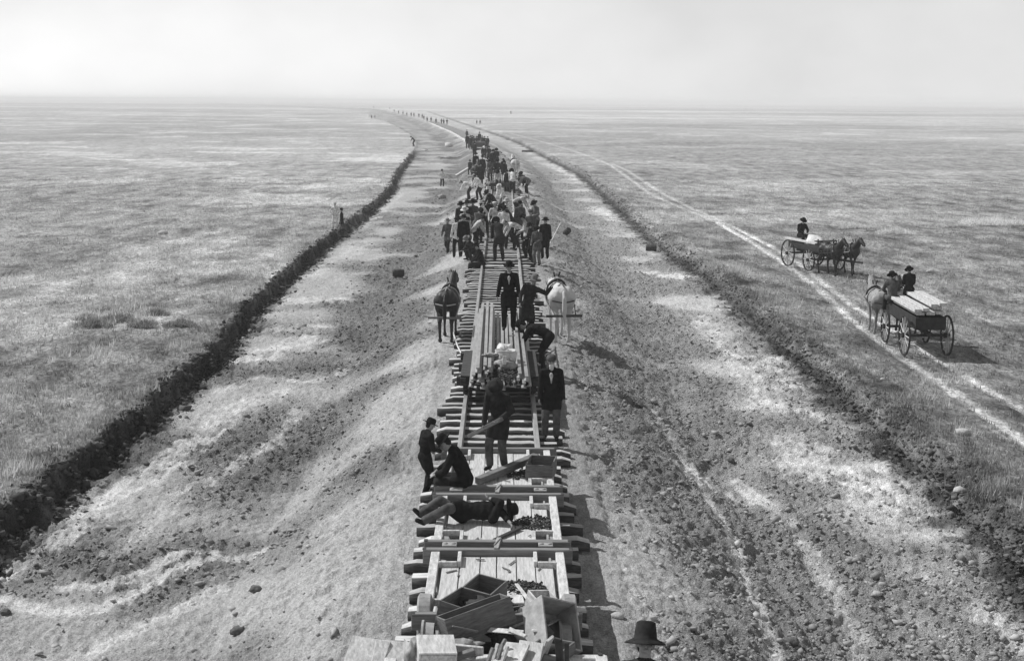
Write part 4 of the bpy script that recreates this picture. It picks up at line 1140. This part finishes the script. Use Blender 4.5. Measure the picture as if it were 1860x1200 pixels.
cr(896, 310, 258, 'stand2', 180, 'black', 'black', SL, 'dark man standing at the head of the far rail truck, left one of a pair')
cr(902, 306, 254, 'hold', 170, 'black', 'black', SL, 'dark man standing at the head of the far rail truck, right one of a pair')
cr(854, 318, 290, 'walk', 20, 'dark', 'dark', SL, 'man hauling a timber left of the dark horse', z=None)
cr(879, 286, 262, 'squat', 180, 'black', 'dark', ('cap', 'shirt'), 'crouching man in a white cap between the second and third crowds', s=1.3)
cr(914, 320, 295, 'stand', 170, 'black', 'dark', SL, 'thin dark man between the far rail truck and the white horse')
cr(803, 339, 308, 'hips', -8, 'shirt', 'black', SL, 'lone white shirted man with hands on hips in the left borrow pit', z=None, skirt=.1)
# third crowd, sixty paces on
for k, (a, b, c_, pk, tp, sk) in enumerate([(849, 270, 243, 'stand', 'black', .6), (855, 272, 247, 'pocket', 'black', .5), (861, 268, 248, 'stand2', 'dark', .5), (866, 267, 250, 'hold', 'black', .5),
        (871, 262, 240, 'stand', 'black', .6), (876, 266, 250, 'stand', 'dark', .5), (880, 267, 248, 'hips', 'black', .5), (886, 268, 251, 'stand', 'black', .7), (858, 266, 246, 'folded', 'black', .5), (884, 272, 256, 'hold', 'dark', .5)]):
    nm = ['leftmost dark man of the third crowd', 'second dark man from the left in the third crowd', 'third dark man from the left in the third crowd', 'dark man holding something in the middle of the third crowd', 'tallest man of the third crowd, standing high in its middle',
          'dark man right below the tallest man of the third crowd', 'man with hands on hips right of the tallest man in the third crowd', 'rightmost dark man of the third crowd', 'dark man in the back row of the third crowd', 'dark man stepping out in front at the right of the third crowd'][k]
    cr(a, b, c_, pk, 180 - 20 * (k % 3), tp, 'black', SL, nm, skirt=sk, vox=.04)
cr(848, 252, 236, 'stand', 0, 'dark', 'dark', SL, 'lone man on the pale ties just beyond the third crowd', vox=.04, z=BEDZ)
cr(609, 415, 388, 'hips', 180, 'shirt', 'shirt', ('cap', 'pale'), 'figure all in white at the lip of the left bank', z=0.0, skirt=.3)
cr(621, 424, 405, 'stand', 90, 'black', 'black', SL, 'short dark figure down in the left ditch beside the one in white', z=None)
cr(752, 266, 250, 'stoop', 90, 'dark', 'dark', SL, 'lone figure bending at the far end of the left ditch', z=None, vox=.04)
# far along the curve
far = [(739, 211, 204), (747, 212, 204), (752, 213, 205), (761, 214, 206), (767, 215, 207), (770, 218, 210), (776, 222, 215), (783, 222, 216), (792, 225, 216), (802, 226, 217), (806, 227, 218), (812, 227, 218),
       (724, 207, 202), (716, 204, 200), (708, 199, 195), (732, 209, 203), (679, 197, 193)]
for k, (a, b, c_) in enumerate(far):
    p = at(a, b, .7)
    o = person('tiny dark figure far off on the curving grade', p, R(180), ('stand', 'walk', 'stand2', 'hips')[k % 4], PO[('stand', 'walk', 'stand2', 'hips')[k % 4]], 'black', 'black', SL, min(1.25, max(.95, height_for(p, c_) / 1.78)), .05, False, .6, group='far figures on the curve')
for k, (a, b, c_) in enumerate([(675, 216, 209), (681, 215, 209)]):
    p = at(a, b, 0)
    person('tiny figure at the far left end of the pale prairie strip', p, R(180), 'stand', PO['stand'], 'black', 'black', SL, min(1.3, height_for(p, c_) / 1.78), .05, False, .6, group='two far figures on the left')
for k, (a, b, c_) in enumerate([(866, 226, 218), (872, 226, 218)]):
    p = at(a, b, 0)
    person('tiny figure on the prairie right of the pale ties', p, R(180), 'stand', PO['stand'], 'black', 'black', SL, min(1.3, height_for(p, c_) / 1.78), .05, False, .6, group='two far figures on the right')
p = at(928, 208, 0)
person('tiny far figure alone on the prairie right of the track', p, R(180), 'walk', PO['walk'], 'black', 'black', SL, 1.2, .05, False, .6)
# ------------------------------------------------------------------ horses
HM = dict(bay=new_mat('dark_bay_coat', .022, noise=.4, scale=4, rough=.55, spec=.3), white=new_mat('white_coat', .50, noise=.14, scale=5, rough=.7), black=new_mat('black_coat', .012, noise=.4, scale=4, rough=.5, spec=.3), grey=new_mat('dapple_coat', .28, noise=.35, scale=9))
LEATHER = new_mat('harness_leather', .02, noise=.4, rough=.5, spec=.4); STRAPL = new_mat('pale_strap', .35, noise=.2)
def horse_parts(legset=0, headlow=0.0, headturn=0.0, vox=.022):
    V = Vector
    P = Prims()
    # trunk, facing +y, withers 1.5 m
    for (y, z, w, h) in ((-.62, 1.17, .24, .30), (-.45, 1.18, .29, .33), (-.2, 1.10, .30, .32), (.1, 1.08, .29, .33), (.35, 1.12, .26, .36), (.55, 1.14, .22, .32)):
        P.e((0, y, z), (w, .26, h))
    P.e((-.12, -.58, 1.20), (.17, .27, .26)); P.e((.12, -.58, 1.20), (.17, .27, .26))
    P.c((0, .4, 1.33), (0, -.1, 1.32), .12, .12)
    n0 = V((0, .55, 1.28)); n1 = V((headturn * .35, .95, 1.68 - headlow)); hd = V((headturn, 1.32, 1.46 - headlow * 1.35))
    P.c(n0, n0.lerp(n1, .5), .20, .15); P.c(n0.lerp(n1, .5), n1, .15, .11)
    P.c(n0 - V((0, .05, .16)), n1 - V((0, 0, .07)), .16, .09)
    P.c(n1, n1.lerp(hd, .45), .115, .095); P.c(n1.lerp(hd, .45), hd, .085, .06)
    P.e(n1.lerp(hd, .25) - V((0, 0, .06)), (.07, .10, .09))
    for q in (-1, 1): P.c(n1 + V((q * .06, -.02, .09)), n1 + V((q * .075, .0, .20)), .028, .010)
    st = [((.07, .05), (-.05, .0)), ((.20, -.12), (-.2, .16))][legset % 2]
    for q, hy, fy in ((-1, st[0][0], st[1][0]), (1, st[0][1], st[1][1])):
        x = q * .17
        P.c((x, -.60, 1.15), (q * .18, -.50 + hy * .6, .86), .19, .12)      # thigh to stifle
        P.c((q * .18, -.50 + hy * .6, .86), (q * .165, -.80 + hy, .58), .11, .062)  # gaskin to hock
        P.c((q * .165, -.80 + hy, .58), (q * .165, -.76 + hy, .22), .056, .040)
        P.c((q * .165, -.76 + hy, .22), (q * .165, -.70 + hy, .10), .046, .045); P.c((q * .165, -.70 + hy, .07), (q * .165, -.68 + hy, .045), .06, .062)
        P.c((x, .45, 1.08), (x * .95, .42 + fy * .4, .80), .13, .075)
        P.c((x * .95, .42 + fy * .4, .80), (x * .9, .42 + fy, .47), .07, .050)
        P.c((x * .9, .42 + fy, .47), (x * .9, .42 + fy, .20), .042, .036)
        P.c((x * .9, .42 + fy, .20), (x * .9, .47 + fy, .09), .042, .042); P.c((x * .9, .48 + fy, .065), (x * .9, .49 + fy, .045), .056, .06)
    body = P.grow('horse', HM['bay'], vox, 4)
    P = Prims()
    P.c((0, -.86, 1.32), (0, -.96, 1.18), .045, .05); P.c((0, -.96, 1.18), (0, -.97, .85), .055, .065); P.c((0, -.97, .85), (.01, -.95, .50), .06, .02)
    tail = P.grow('tail', HM['bay'], vox, 2)
    P = Prims()
    for k in range(7):
        a = n0.lerp(n1, k / 6) + V((0, -.03, .14 - .02 * k)); P.e(a, (.035, .09, .07))
    P.e(n1 + V((0, .05, .10)), (.03, .08, .04))
    mane = P.grow('mane', HM['bay'], vox, 2)
    return body, tail, mane, (n0, n1, hd)
_h = {}
def horse(label, loc, rz, coat, dark='black', legset=0, headlow=0.0, headturn=0.0, s=1.0, harness=True, vox=.022, group=None, bar=False):
    key = (legset, headlow, headturn, vox)
    if key not in _h: _h[key] = horse_parts(legset, headlow, headturn, vox)
    b, t_, mn, (n0, n1, hd) = _h[key]
    o = bpy.data.objects.new('horse', b); COL.objects.link(o); o.location = loc; o.rotation_euler = (0, 0, rz); o.scale = (s, s, s)
    o.material_slots[0].link = 'OBJECT'; o.material_slots[0].material = HM[coat]
    tag(o, label, 'horse', group)
    for nm, me in (('tail', t_), ('mane', mn)):
        c = bpy.data.objects.new(nm, me); COL.objects.link(c); c.parent = o
        c.material_slots[0].link = 'OBJECT'; c.material_slots[0].material = HM[dark]
    if harness:
        m = MB()
        cc = Vector((0, .50, 1.22)); ax = Vector((0, .75, .55)).normalized(); u_ = Vector((1, 0, 0)); v_ = ax.cross(u_)
        m.tube([cc + u_ * .235 * math.cos(a) + v_ * .34 * math.sin(a) for a in np.linspace(0, 2 * np.pi, 19)], .035, 8)
        for q in (-1, 1): m.tube([cc + Vector((q * .05, -.05, .33)), cc + Vector((q * .08, -.09, .46))], .022, 6)
        m.build('collar', LEATHER, o)
        m = MB()
        m.tube([(0, .45, 1.50), (0, .1, 1.46), (0, -.4, 1.52), (0, -.8, 1.46)], .014, 6)
        m.tube([(.30 * math.cos(a), .15, 1.08 + .36 * math.sin(a)) for a in np.linspace(-.3, math.pi + .3, 13)], .016, 6)
        m.tube([(-.30, .5, 1.1), (-.33, 0, 1.02), (-.33, -.5, .95), (-.30, -.9, .72)], .016, 6); m.tube([(.30, .5, 1.1), (.33, 0, 1.02), (.33, -.5, .95), (.30, -.9, .72)], .016, 6)
        m.tube([(-.33, -.3, 1.05), (-.26, -.84, 1.10), (0, -.93, 1.06), (.26, -.84, 1.10), (.33, -.3, 1.05)], .018, 6)
        for q in (-1, 1): m.tube([(q * .02, -.55, 1.51), (q * .22, -.62, 1.38), (q * .30, -.66, 1.12)], .014, 6)
        m.build('harness', LEATHER if coat != 'bay' else STRAPL, o)
        m = MB(); e = n1.lerp(hd, .5)
        for t in (.12, .7):
            c = n1.lerp(hd, t); rr = .125 - .055 * t
            m.tube([c + Vector((rr * math.cos(a), 0, rr * math.sin(a))) for a in np.linspace(0, 2 * np.pi, 11)], .011, 5)
        m.build('bridle', LEATHER, o)
    if bar:
        m = MB(); m.beam((-.46, -.95, .74), (.46, -.95, .74), .05, .06); m.build('singletree', WOODD if coat == 'white' else CRATE, o)
    return o
p = at(812, 622, .3); 
for _ in range(6): p = at(813, 622, gz(p.x, p.y))
s1 = height_for(p, 523) / 1.52
horse('dark horse in harness seen from behind on the left slope, head turned right', (p.x, p.y + .7, gz(p.x, p.y + .6)), R(-4), 'bay', headturn=.10, s=min(1.1, s1 * 1.0), bar=True)
pl = Vector(p)
p = at(1016, 622, .3)
for _ in range(6): p = at(1016, 622, gz(p.x, p.y))
horse('white horse in harness seen from behind on the right slope', (p.x, p.y + .7, gz(p.x, p.y + .6)), R(6), 'white', dark='white', headturn=-.15, headlow=.35, s=min(1.12, height_for(p, 512) / 1.52), bar=True)
pr = Vector(p)
m = MB(); a = at(817, 570, gz(pl.x, pl.y) + .75)
m.tube([Vector((pl.x + .05, pl.y + .05, gz(pl.x, pl.y) + .70)), at(822, 600, .8), at(831, 628, .90), at(843, 652, 1.25)], .022, 6)
tag(m.build('tow_rope', CANVAS), 'pale tow rope running from the dark horse to the loaded truck', 'rope')
m = MB(); m.tube([Vector((pr.x - .05, pr.y + .05, gz(pr.x, pr.y) + .70)), at(1014, 615, .6), at(1006, 636, .82), at(988, 646, 1.25), at(972, 650, 1.3)], .022, 6)
tag(m.build('tow_rope', CRATE), 'tow rope running from the white horse to the loaded truck', 'rope')
# the far pair of horses and their truck
p = at(866, 346, .5)
horse('dark horse at the left of the far rail truck', (p.x, p.y + .7, gz(p.x, p.y + .6)), R(-6), 'bay', headturn=-.15, s=1.25, vox=.04, bar=True)
p = at(934, 330, .5)
horse('white horse at the right of the far rail truck', (p.x, p.y + .7, gz(p.x, p.y + .6)), R(8), 'white', dark='white', headturn=.0, s=1.15, vox=.04)
yt = at(908, 345, RAILZ).y
t = thing('rail_truck', 'far rail truck with kegs and rails among the second crowd', 'rail car', (float(xc(yt + 2)), yt + 1.6, RAILZ))
for sx in (-1, 1):
    MB().box((sx * .8, 0, .36), (.14, 3.1, .18)).build('side_sill', WOODD, t)
    for sy in (-1, 1): wheel(.24, .11).build('wheel', IROND, t, loc=(sx * .76, sy, .24))
MB().box((0, 0, .47), (1.8, 3.1, .06)).build('deck', WOODD, t)
MB().box((0, -1.5, .33), (1.9, .16, .2)).build('end_beam', WOODD, t)
def keg(label, loc, rot=(0, 0, 0), s=1.0, mat=None, nm='keg'):
    t = thing(nm, label, 'keg', loc, rot=rot)
    m = MB(); m.lathe([(.13 * s, 0), (.15 * s, .08 * s), (.165 * s, .22 * s), (.15 * s, .36 * s), (.13 * s, .44 * s)], 16); m.build('staves', mat or CRATE, t)
    m = MB()
    for z in (.06, .36):
        m.lathe([(.150 * s, z * s), (.156 * s, z * s), (.158 * s, (z + .03) * s), (.150 * s, (z + .03) * s)], 16, cap=False)
    m.build('hoops', IROND, t)
    return t
tx = float(xc(yt + 2))
keg('left of two pale topped kegs on the far rail truck', (tx - .35, yt + .8, RAILZ + .51), s=1.5, mat=WOODL); keg('right of two pale topped kegs on the far rail truck', (tx + .35, yt + .9, RAILZ + .51), s=1.5, mat=WOODL)
for k in range(6):
    o = railmesh(9.1, 0, 1).build('loose_rail', IRON, loc=(tx - .5 + k * .12, yt + 5, RAILZ + .51)); tag(o, 'rail loaded on the far rail truck', 'rail', 'rails on the far truck')
yt3 = at(872, 268, RAILZ).y
t = thing('rail_truck', 'dark loaded truck in the midst of the third crowd', 'rail car', (at(868, 268, 1).x, yt3, BEDZ + .3))
MB().box((0, 0, .5), (2.2, 3.0, .5), bev=.03).build('load', WOODD, t); MB().box((0, 0, .18), (2.0, 3.2, .16)).build('deck', WOODD, t)
for sx in (-1, 1):
    for sy in (-1, 1): wheel(.24, .11).build('wheel', IROND, t, loc=(sx * .76, sy, .1))

# ------------------------------------------------------------------ odds and ends on the ground
def ong(px, py, dz=0.0):
    p = at(px, py, 0)
    for _ in range(8): p = at(px, py, gz(p.x, p.y))
    return Vector((p.x, p.y, p.z + dz))
keg('keg lying on its side in the left borrow pit below the crouching men', ong(713, 503, .18), (0, R(90), R(10)), 1.2, IROND)
keg('keg lying on its side in the right borrow pit', ong(1173, 456, .15), (0, R(90), R(-8)), 1.3, IROND)
keg('small keg lying on the right slope level with the first crowd', ong(1026, 428, .12), (R(60), 0, R(30)), 1.1, IROND)
plank('timber', 'timber dragged aslant on the left slope by the second crowd', ong(828, 322, .1), ong(851, 312, .35), .3, .25, WOODL, 'timber')
q = ong(958, 277)
plank('timber', 'dark timber lying alone on the right borrow pit floor', q + Vector((-.9, 0, .2)), q + Vector((.9, 0, .2)), .3, .25, IROND, 'timber')
plank('plank', 'white plank lying beyond the end of the left ditch', ong(757, 273, .15), ong(775, 274, .15), .5, .12, WOODL, 'plank')
lump('boulder', 'pale stone with a dark side in the left borrow pit near the lone man', 'stone', ong(803, 362, .15), (.32, .28, .30), SACK, seed=31, sub=2)
lump('boulder', 'pale rounded heap on the left slope by the third crowd', 'stone', ong(816, 267, .3), (.7, .7, .5), CANVAS, seed=32, sub=2)
STONE = new_mat('pale_stone', .42, noise=.2, scale=9, bump=.01)
for k, (a, b, r_, lb) in enumerate([(1743, 893, .16, 'pale stone on the lip of the right bank near the frame'), (1750, 788, .20, 'pale flat stone on the grass right of the right bank'), (1603, 690, .09, 'small white stone on the right bank below the road'),
        (1592, 1080, .10, 'white stone near the pale wheel track at lower right'), (1122, 1121, .10, 'pale stone just right of the tie ends'), (1690, 495, .22, 'lone pale stone on the prairie right of the loaded wagons'), (296, 426, .35, 'lone white stone on the left prairie'), (137, 834, .06, 'small white stone at the top of the left bank')]):
    lump('stone', lb, 'stone', ong(a, b, r_ * .2), (r_ * .85, r_ * .7, r_ * .5), STONE, seed=40 + k, sub=2)
DCL = new_mat('dark_clod', .12, noise=.4, scale=12, bump=.02, bscale=14)
for k, (a, b, r_, lb) in enumerate([(465, 1072, .20, 'large dark clod in the left borrow pit beside the scraped curve'), (432, 1148, .22, 'broken dark clod group at the bottom of the left slope'), (10, 1113, .16, 'dark flat clod at the left edge of the picture'), (1325, 838, .20, 'large dark clod in the right borrow pit above the wheel tracks'), (1437, 1168, .22, 'dark clod between the two wheel tracks at lower right'), (266, 843, .14, 'dark clod below the left bank'), (1305, 1145, .18, 'dark clod left of the left wheel track at lower right')]):
    lump('earth_clod', lb, 'earth clod', ong(a, b, r_ * .1), (r_ * .5, r_ * .42, r_ * .34), DCL, seed=50 + k, amp=.30, fr=5)
# sagebrush on the left prairie, white flowering clumps
def bush(label, px, py, r_, h_, n, v, cat='bush', nm='sagebrush'):
    p = ong(px, py)
    rg = np.random.default_rng(int(px * 7 + py)); 
    a = rg.uniform(0, 6.28, n); rr = r_ * np.sqrt(rg.random(n)); bx = rr * np.cos(a); by = rr * np.sin(a) * .8
    edge = 1 + .35 * np.sin(3 * a + px) + .2 * np.sin(7 * a)
    bx *= edge; by *= edge
    top = h_ * (1 - .75 * (rr / r_) ** 1.5) * rg.uniform(.4, 1.15, n); z0 = top * rg.uniform(0, .75, n)
    la = rg.uniform(0, 6.28, n); ll = rg.uniform(.05, .16, n); w = .012
    P0 = np.stack([bx - w * np.cos(la + 1.5), by - w * np.sin(la + 1.5), z0], 1); P1 = np.stack([bx + w * np.cos(la + 1.5), by + w * np.sin(la + 1.5), z0], 1)
    P2 = np.stack([bx + ll * np.cos(la) * .7, by + ll * np.sin(la) * .7, z0 + ll], 1)
    VV = np.stack([P0, P1, P2], 1).reshape(-1, 3); av = np.repeat(v * rg.uniform(.6, 1.5, n), 3)
    o = mesh_np(nm, VV, np.arange(len(VV)).reshape(-1, 3), M_GRASS, {'alb': av}, smooth=False, nside=3)
    o.location = p; tag(o, label, cat)
bush('leftmost dark sagebrush clump of the row on the left prairie', 172, 592, .55, .38, 1500, .30)
bush('dark sagebrush second from the left in the row on the left prairie', 218, 582, .50, .35, 1300, .30)
bush('dark sagebrush in the middle of the row on the left prairie', 262, 594, .45, .32, 1200, .28)
bush('small dark sagebrush behind the row on the left prairie', 285, 572, .38, .30, 800, .28)
bush('rightmost dark sagebrush of the row nearest the left bank', 330, 592, .48, .28, 1200, .28)
bush('pale feathery clump behind the sagebrush row', 212, 562, .60, .35, 2600, .55)
bush('pale clump beside the leftmost sagebrush', 160, 580, .40, .3, 1800, .5)
bush('pale flowering clump far right, longest of the white ones on the right prairie', 1800, 407, 2.2, .6, 5000, .75, nm='flowering_bush')
bush('pale flowering clump between the far wagon and the right edge', 1625, 425, .9, .6, 3000, .7, nm='flowering_bush')
bush('small pale clump just above the far wagon', 1548, 415, .8, .5, 2500, .65, nm='flowering_bush')
bush('dark bush in the grass left of the far wagon by the road', 1330, 470, .7, .3, 900, .25)

# ------------------------------------------------------------------ wagons
WW = new_mat('wagon_wood', .035, noise=.4, scale=5); SPOKE = new_mat('pale_spoke', .42, noise=.2)
def wagon(label, loc, rz, long_=3.0, boxh=.45, rear=.62, front=.52, lowload=False):
    t = thing('wagon', label, 'wagon', loc, rz)
    m = MB(); m.box((0, 0, .88), (1.05, long_, .06)); m.build('wagon_bed', WW, t)
    for sx in (-1, 1):
        MB().box((sx * .53, 0, .88 + boxh / 2), (.04, long_, boxh), jit=.004).build('side_board', WW, t)
    for sy in (-1, 1): MB().box((0, sy * long_ / 2, .88 + boxh / 2), (1.02, .04, boxh)).build('end_board', WW, t)
    m = MB(); m.box((0, .1, .72), (.12, long_ + .3, .12)); m.build('reach', WW, t)
    m = MB(); m.beam((0, long_ / 2 - .2, .6), (0, long_ / 2 + 2.7, .72), .08, .09); m.build('tongue', WW, t)
    for sy, r_ in ((-1, rear), (1, front)):
        yy_ = sy * (long_ / 2 - .45)
        MB().cyl((-.78, yy_, r_), (.78, yy_, r_), .045, n=10).build('axle', WW, t)
        for sx in (-1, 1):
            m = MB(); m.lathe([(r_ - .055, -.025), (r_, -.028), (r_, .028), (r_ - .055, .025), (r_ - .055, -.025)], 28, Matrix.Rotation(math.pi / 2, 4, 'Y'), cap=False)
            wh = m.build('wheel', WW, t, loc=(sx * .78, yy_, r_))
            m = MB()
            for k in range(12):
                a = k * math.pi / 6; m.cyl((0, .06 * math.cos(a), .06 * math.sin(a)), (0, (r_ - .05) * math.cos(a), (r_ - .05) * math.sin(a)), .022, .018, 7)
            m.build('spokes', SPOKE, wh)
            MB().cyl((-.10, 0, 0), (.10, 0, 0), .085, .07, 14).build('hub', WW, wh)
    m = MB(); m.box((0, long_ / 2 - .35, 1.45 if not lowload else 1.35), (1.0, .32, .05)); 
    for sx in (-.4, .4): m.beam((sx, long_ / 2 - .35, 1.2), (sx, long_ / 2 - .35, 1.45), .05, .05)
    m.build('seat', WW, t)
    return t
# near wagon, driving away along the road
wa = at(1640, 645, 0); wb = at(1540, 575, 0)
dirn = (wb - wa).normalized(); rzw = math.atan2(-dirn.x, dirn.y)
rt = Vector((dirn.y, -dirn.x, 0))
c0 = wa + dirn * 1.0 + rt * .62
c0.z = 0.02
wagon('near wagon loaded with pale planks, driving away along the rutted road', c0, rzw, 3.1, .35).scale = (.82, 1, 1)
Mw = Matrix.Translation(c0) @ Matrix.Rotation(rzw, 4, 'Z')
for k, (x, z, y0, y1, w) in enumerate([(-.48, 1.42, -1.5, 1.3, .26), (-.18, 1.45, -1.5, 1.35, .24), (.12, 1.58, -1.5, 1.3, .26), (.42, 1.62, -1.55, 1.2, .28), (-.36, 1.32, -1.45, 1.4, .28), (0, 1.34, -1.5, 1.4, .3), (.34, 1.36, -1.5, 1.4, .3), (.3, 1.49, -1.4, 1.4, .28)]):
    plank('plank', ['pale plank on the near wagon, outermost left', 'pale plank on the near wagon, second from the left', 'pale plank on the near wagon, second from the right on top', 'pale plank on the near wagon, topmost and outermost right', 'lower plank in the left of the near wagon load', 'lower plank in the middle of the near wagon load', 'lowest plank in the right of the near wagon load', 'plank under the topmost one on the near wagon'][k],
          Mw @ Vector((x * .8, y0, z)), Mw @ Vector((x * .8, y1, z)), w * .82, .09, WOODL, 'plank')
horse('pale horse at the left of the near wagon team', Mw @ Vector((-.45, 3.0, 0)), rzw, 'grey', legset=1, s=1.0, vox=.03)
horse('dark horse at the right of the near wagon team', Mw @ Vector((.45, 3.0, 0)), rzw, 'bay', legset=1, s=1.0, vox=.03)
dp = Mw @ Vector((.10, 1.30, .93))
person('dark coated driver standing on the near wagon behind the planks', dp, rzw, 'hold', PO['hold'], 'black', 'black', SL, .82, .028, False, .6)
dp = Mw @ Vector((-.42, 1.28, 1.30))
person('second man sitting forward on the near wagon in a lighter coat', dp, rzw, 'sit', PO['sit'], 'grey', 'dark', SL, .95, .028, False, .5)
# far wagon, coming back empty across the grass
c1 = at(1476, 488, 0); rz2 = R(-163)
c1.z = .03
wagon('far wagon on the grass beside the road, coming back nearly empty', c1, rz2, 2.8, .25, lowload=True)
M2 = Matrix.Translation(c1) @ Matrix.Rotation(rz2, 4, 'Z')
horse('dark horse farther from the road in the far wagon team', M2 @ Vector((-.42, 2.3, 0)), rz2, 'bay', legset=1, vox=.03, s=.95)
horse('black horse nearer the road in the far wagon team', M2 @ Vector((.42, 2.3, 0)), rz2, 'black', legset=1, vox=.03, s=.95)
person('dark driver seated at the back of the far wagon', M2 @ Vector((0, -1.2, 1.3)), rz2, 'sit', PO['sit'], 'black', 'black', SL, .95, .028, False, .5)
plank('plank', 'white plank sticking out behind the far wagon', M2 @ Vector((.35, -1.9, 1.22)), M2 @ Vector((.35, .9, 1.22)), .22, .07, WOODL, 'plank')
lump('sack', 'pale blanket heaped in the far wagon', 'sack', M2 @ Vector((-.05, .0, 1.2)), (.4, .8, .3), CANVAS, seed=71)
# ------------------------------------------------------------------ air: far things fade
bm = bmesh.new()
bmesh.ops.create_cube(bm, size=1)
for v in bm.verts:
    v.co = Vector((v.co.x * 28400, 5250 + v.co.y * 16700, 5.0 + v.co.z * 14.4))
me = bpy.data.meshes.new('haze'); bm.to_mesh(me); bm.free()
hm = bpy.data.materials.new('haze'); hm.use_nodes = True
hm.node_tree.nodes.clear()
ho = hm.node_tree.nodes.new('ShaderNodeOutputMaterial')
pv = hm.node_tree.nodes.new('ShaderNodeVolumePrincipled')
pv.inputs['Color'].default_value = (.97, .97, .97, 1)
pv.inputs['Density'].default_value = 0.00055
hm.node_tree.links.new(pv.outputs[0], ho.inputs['Volume'])
me.materials.append(hm)
hz = bpy.data.objects.new('haze', me); COL.objects.link(hz)
tag(hz, kind='stuff')
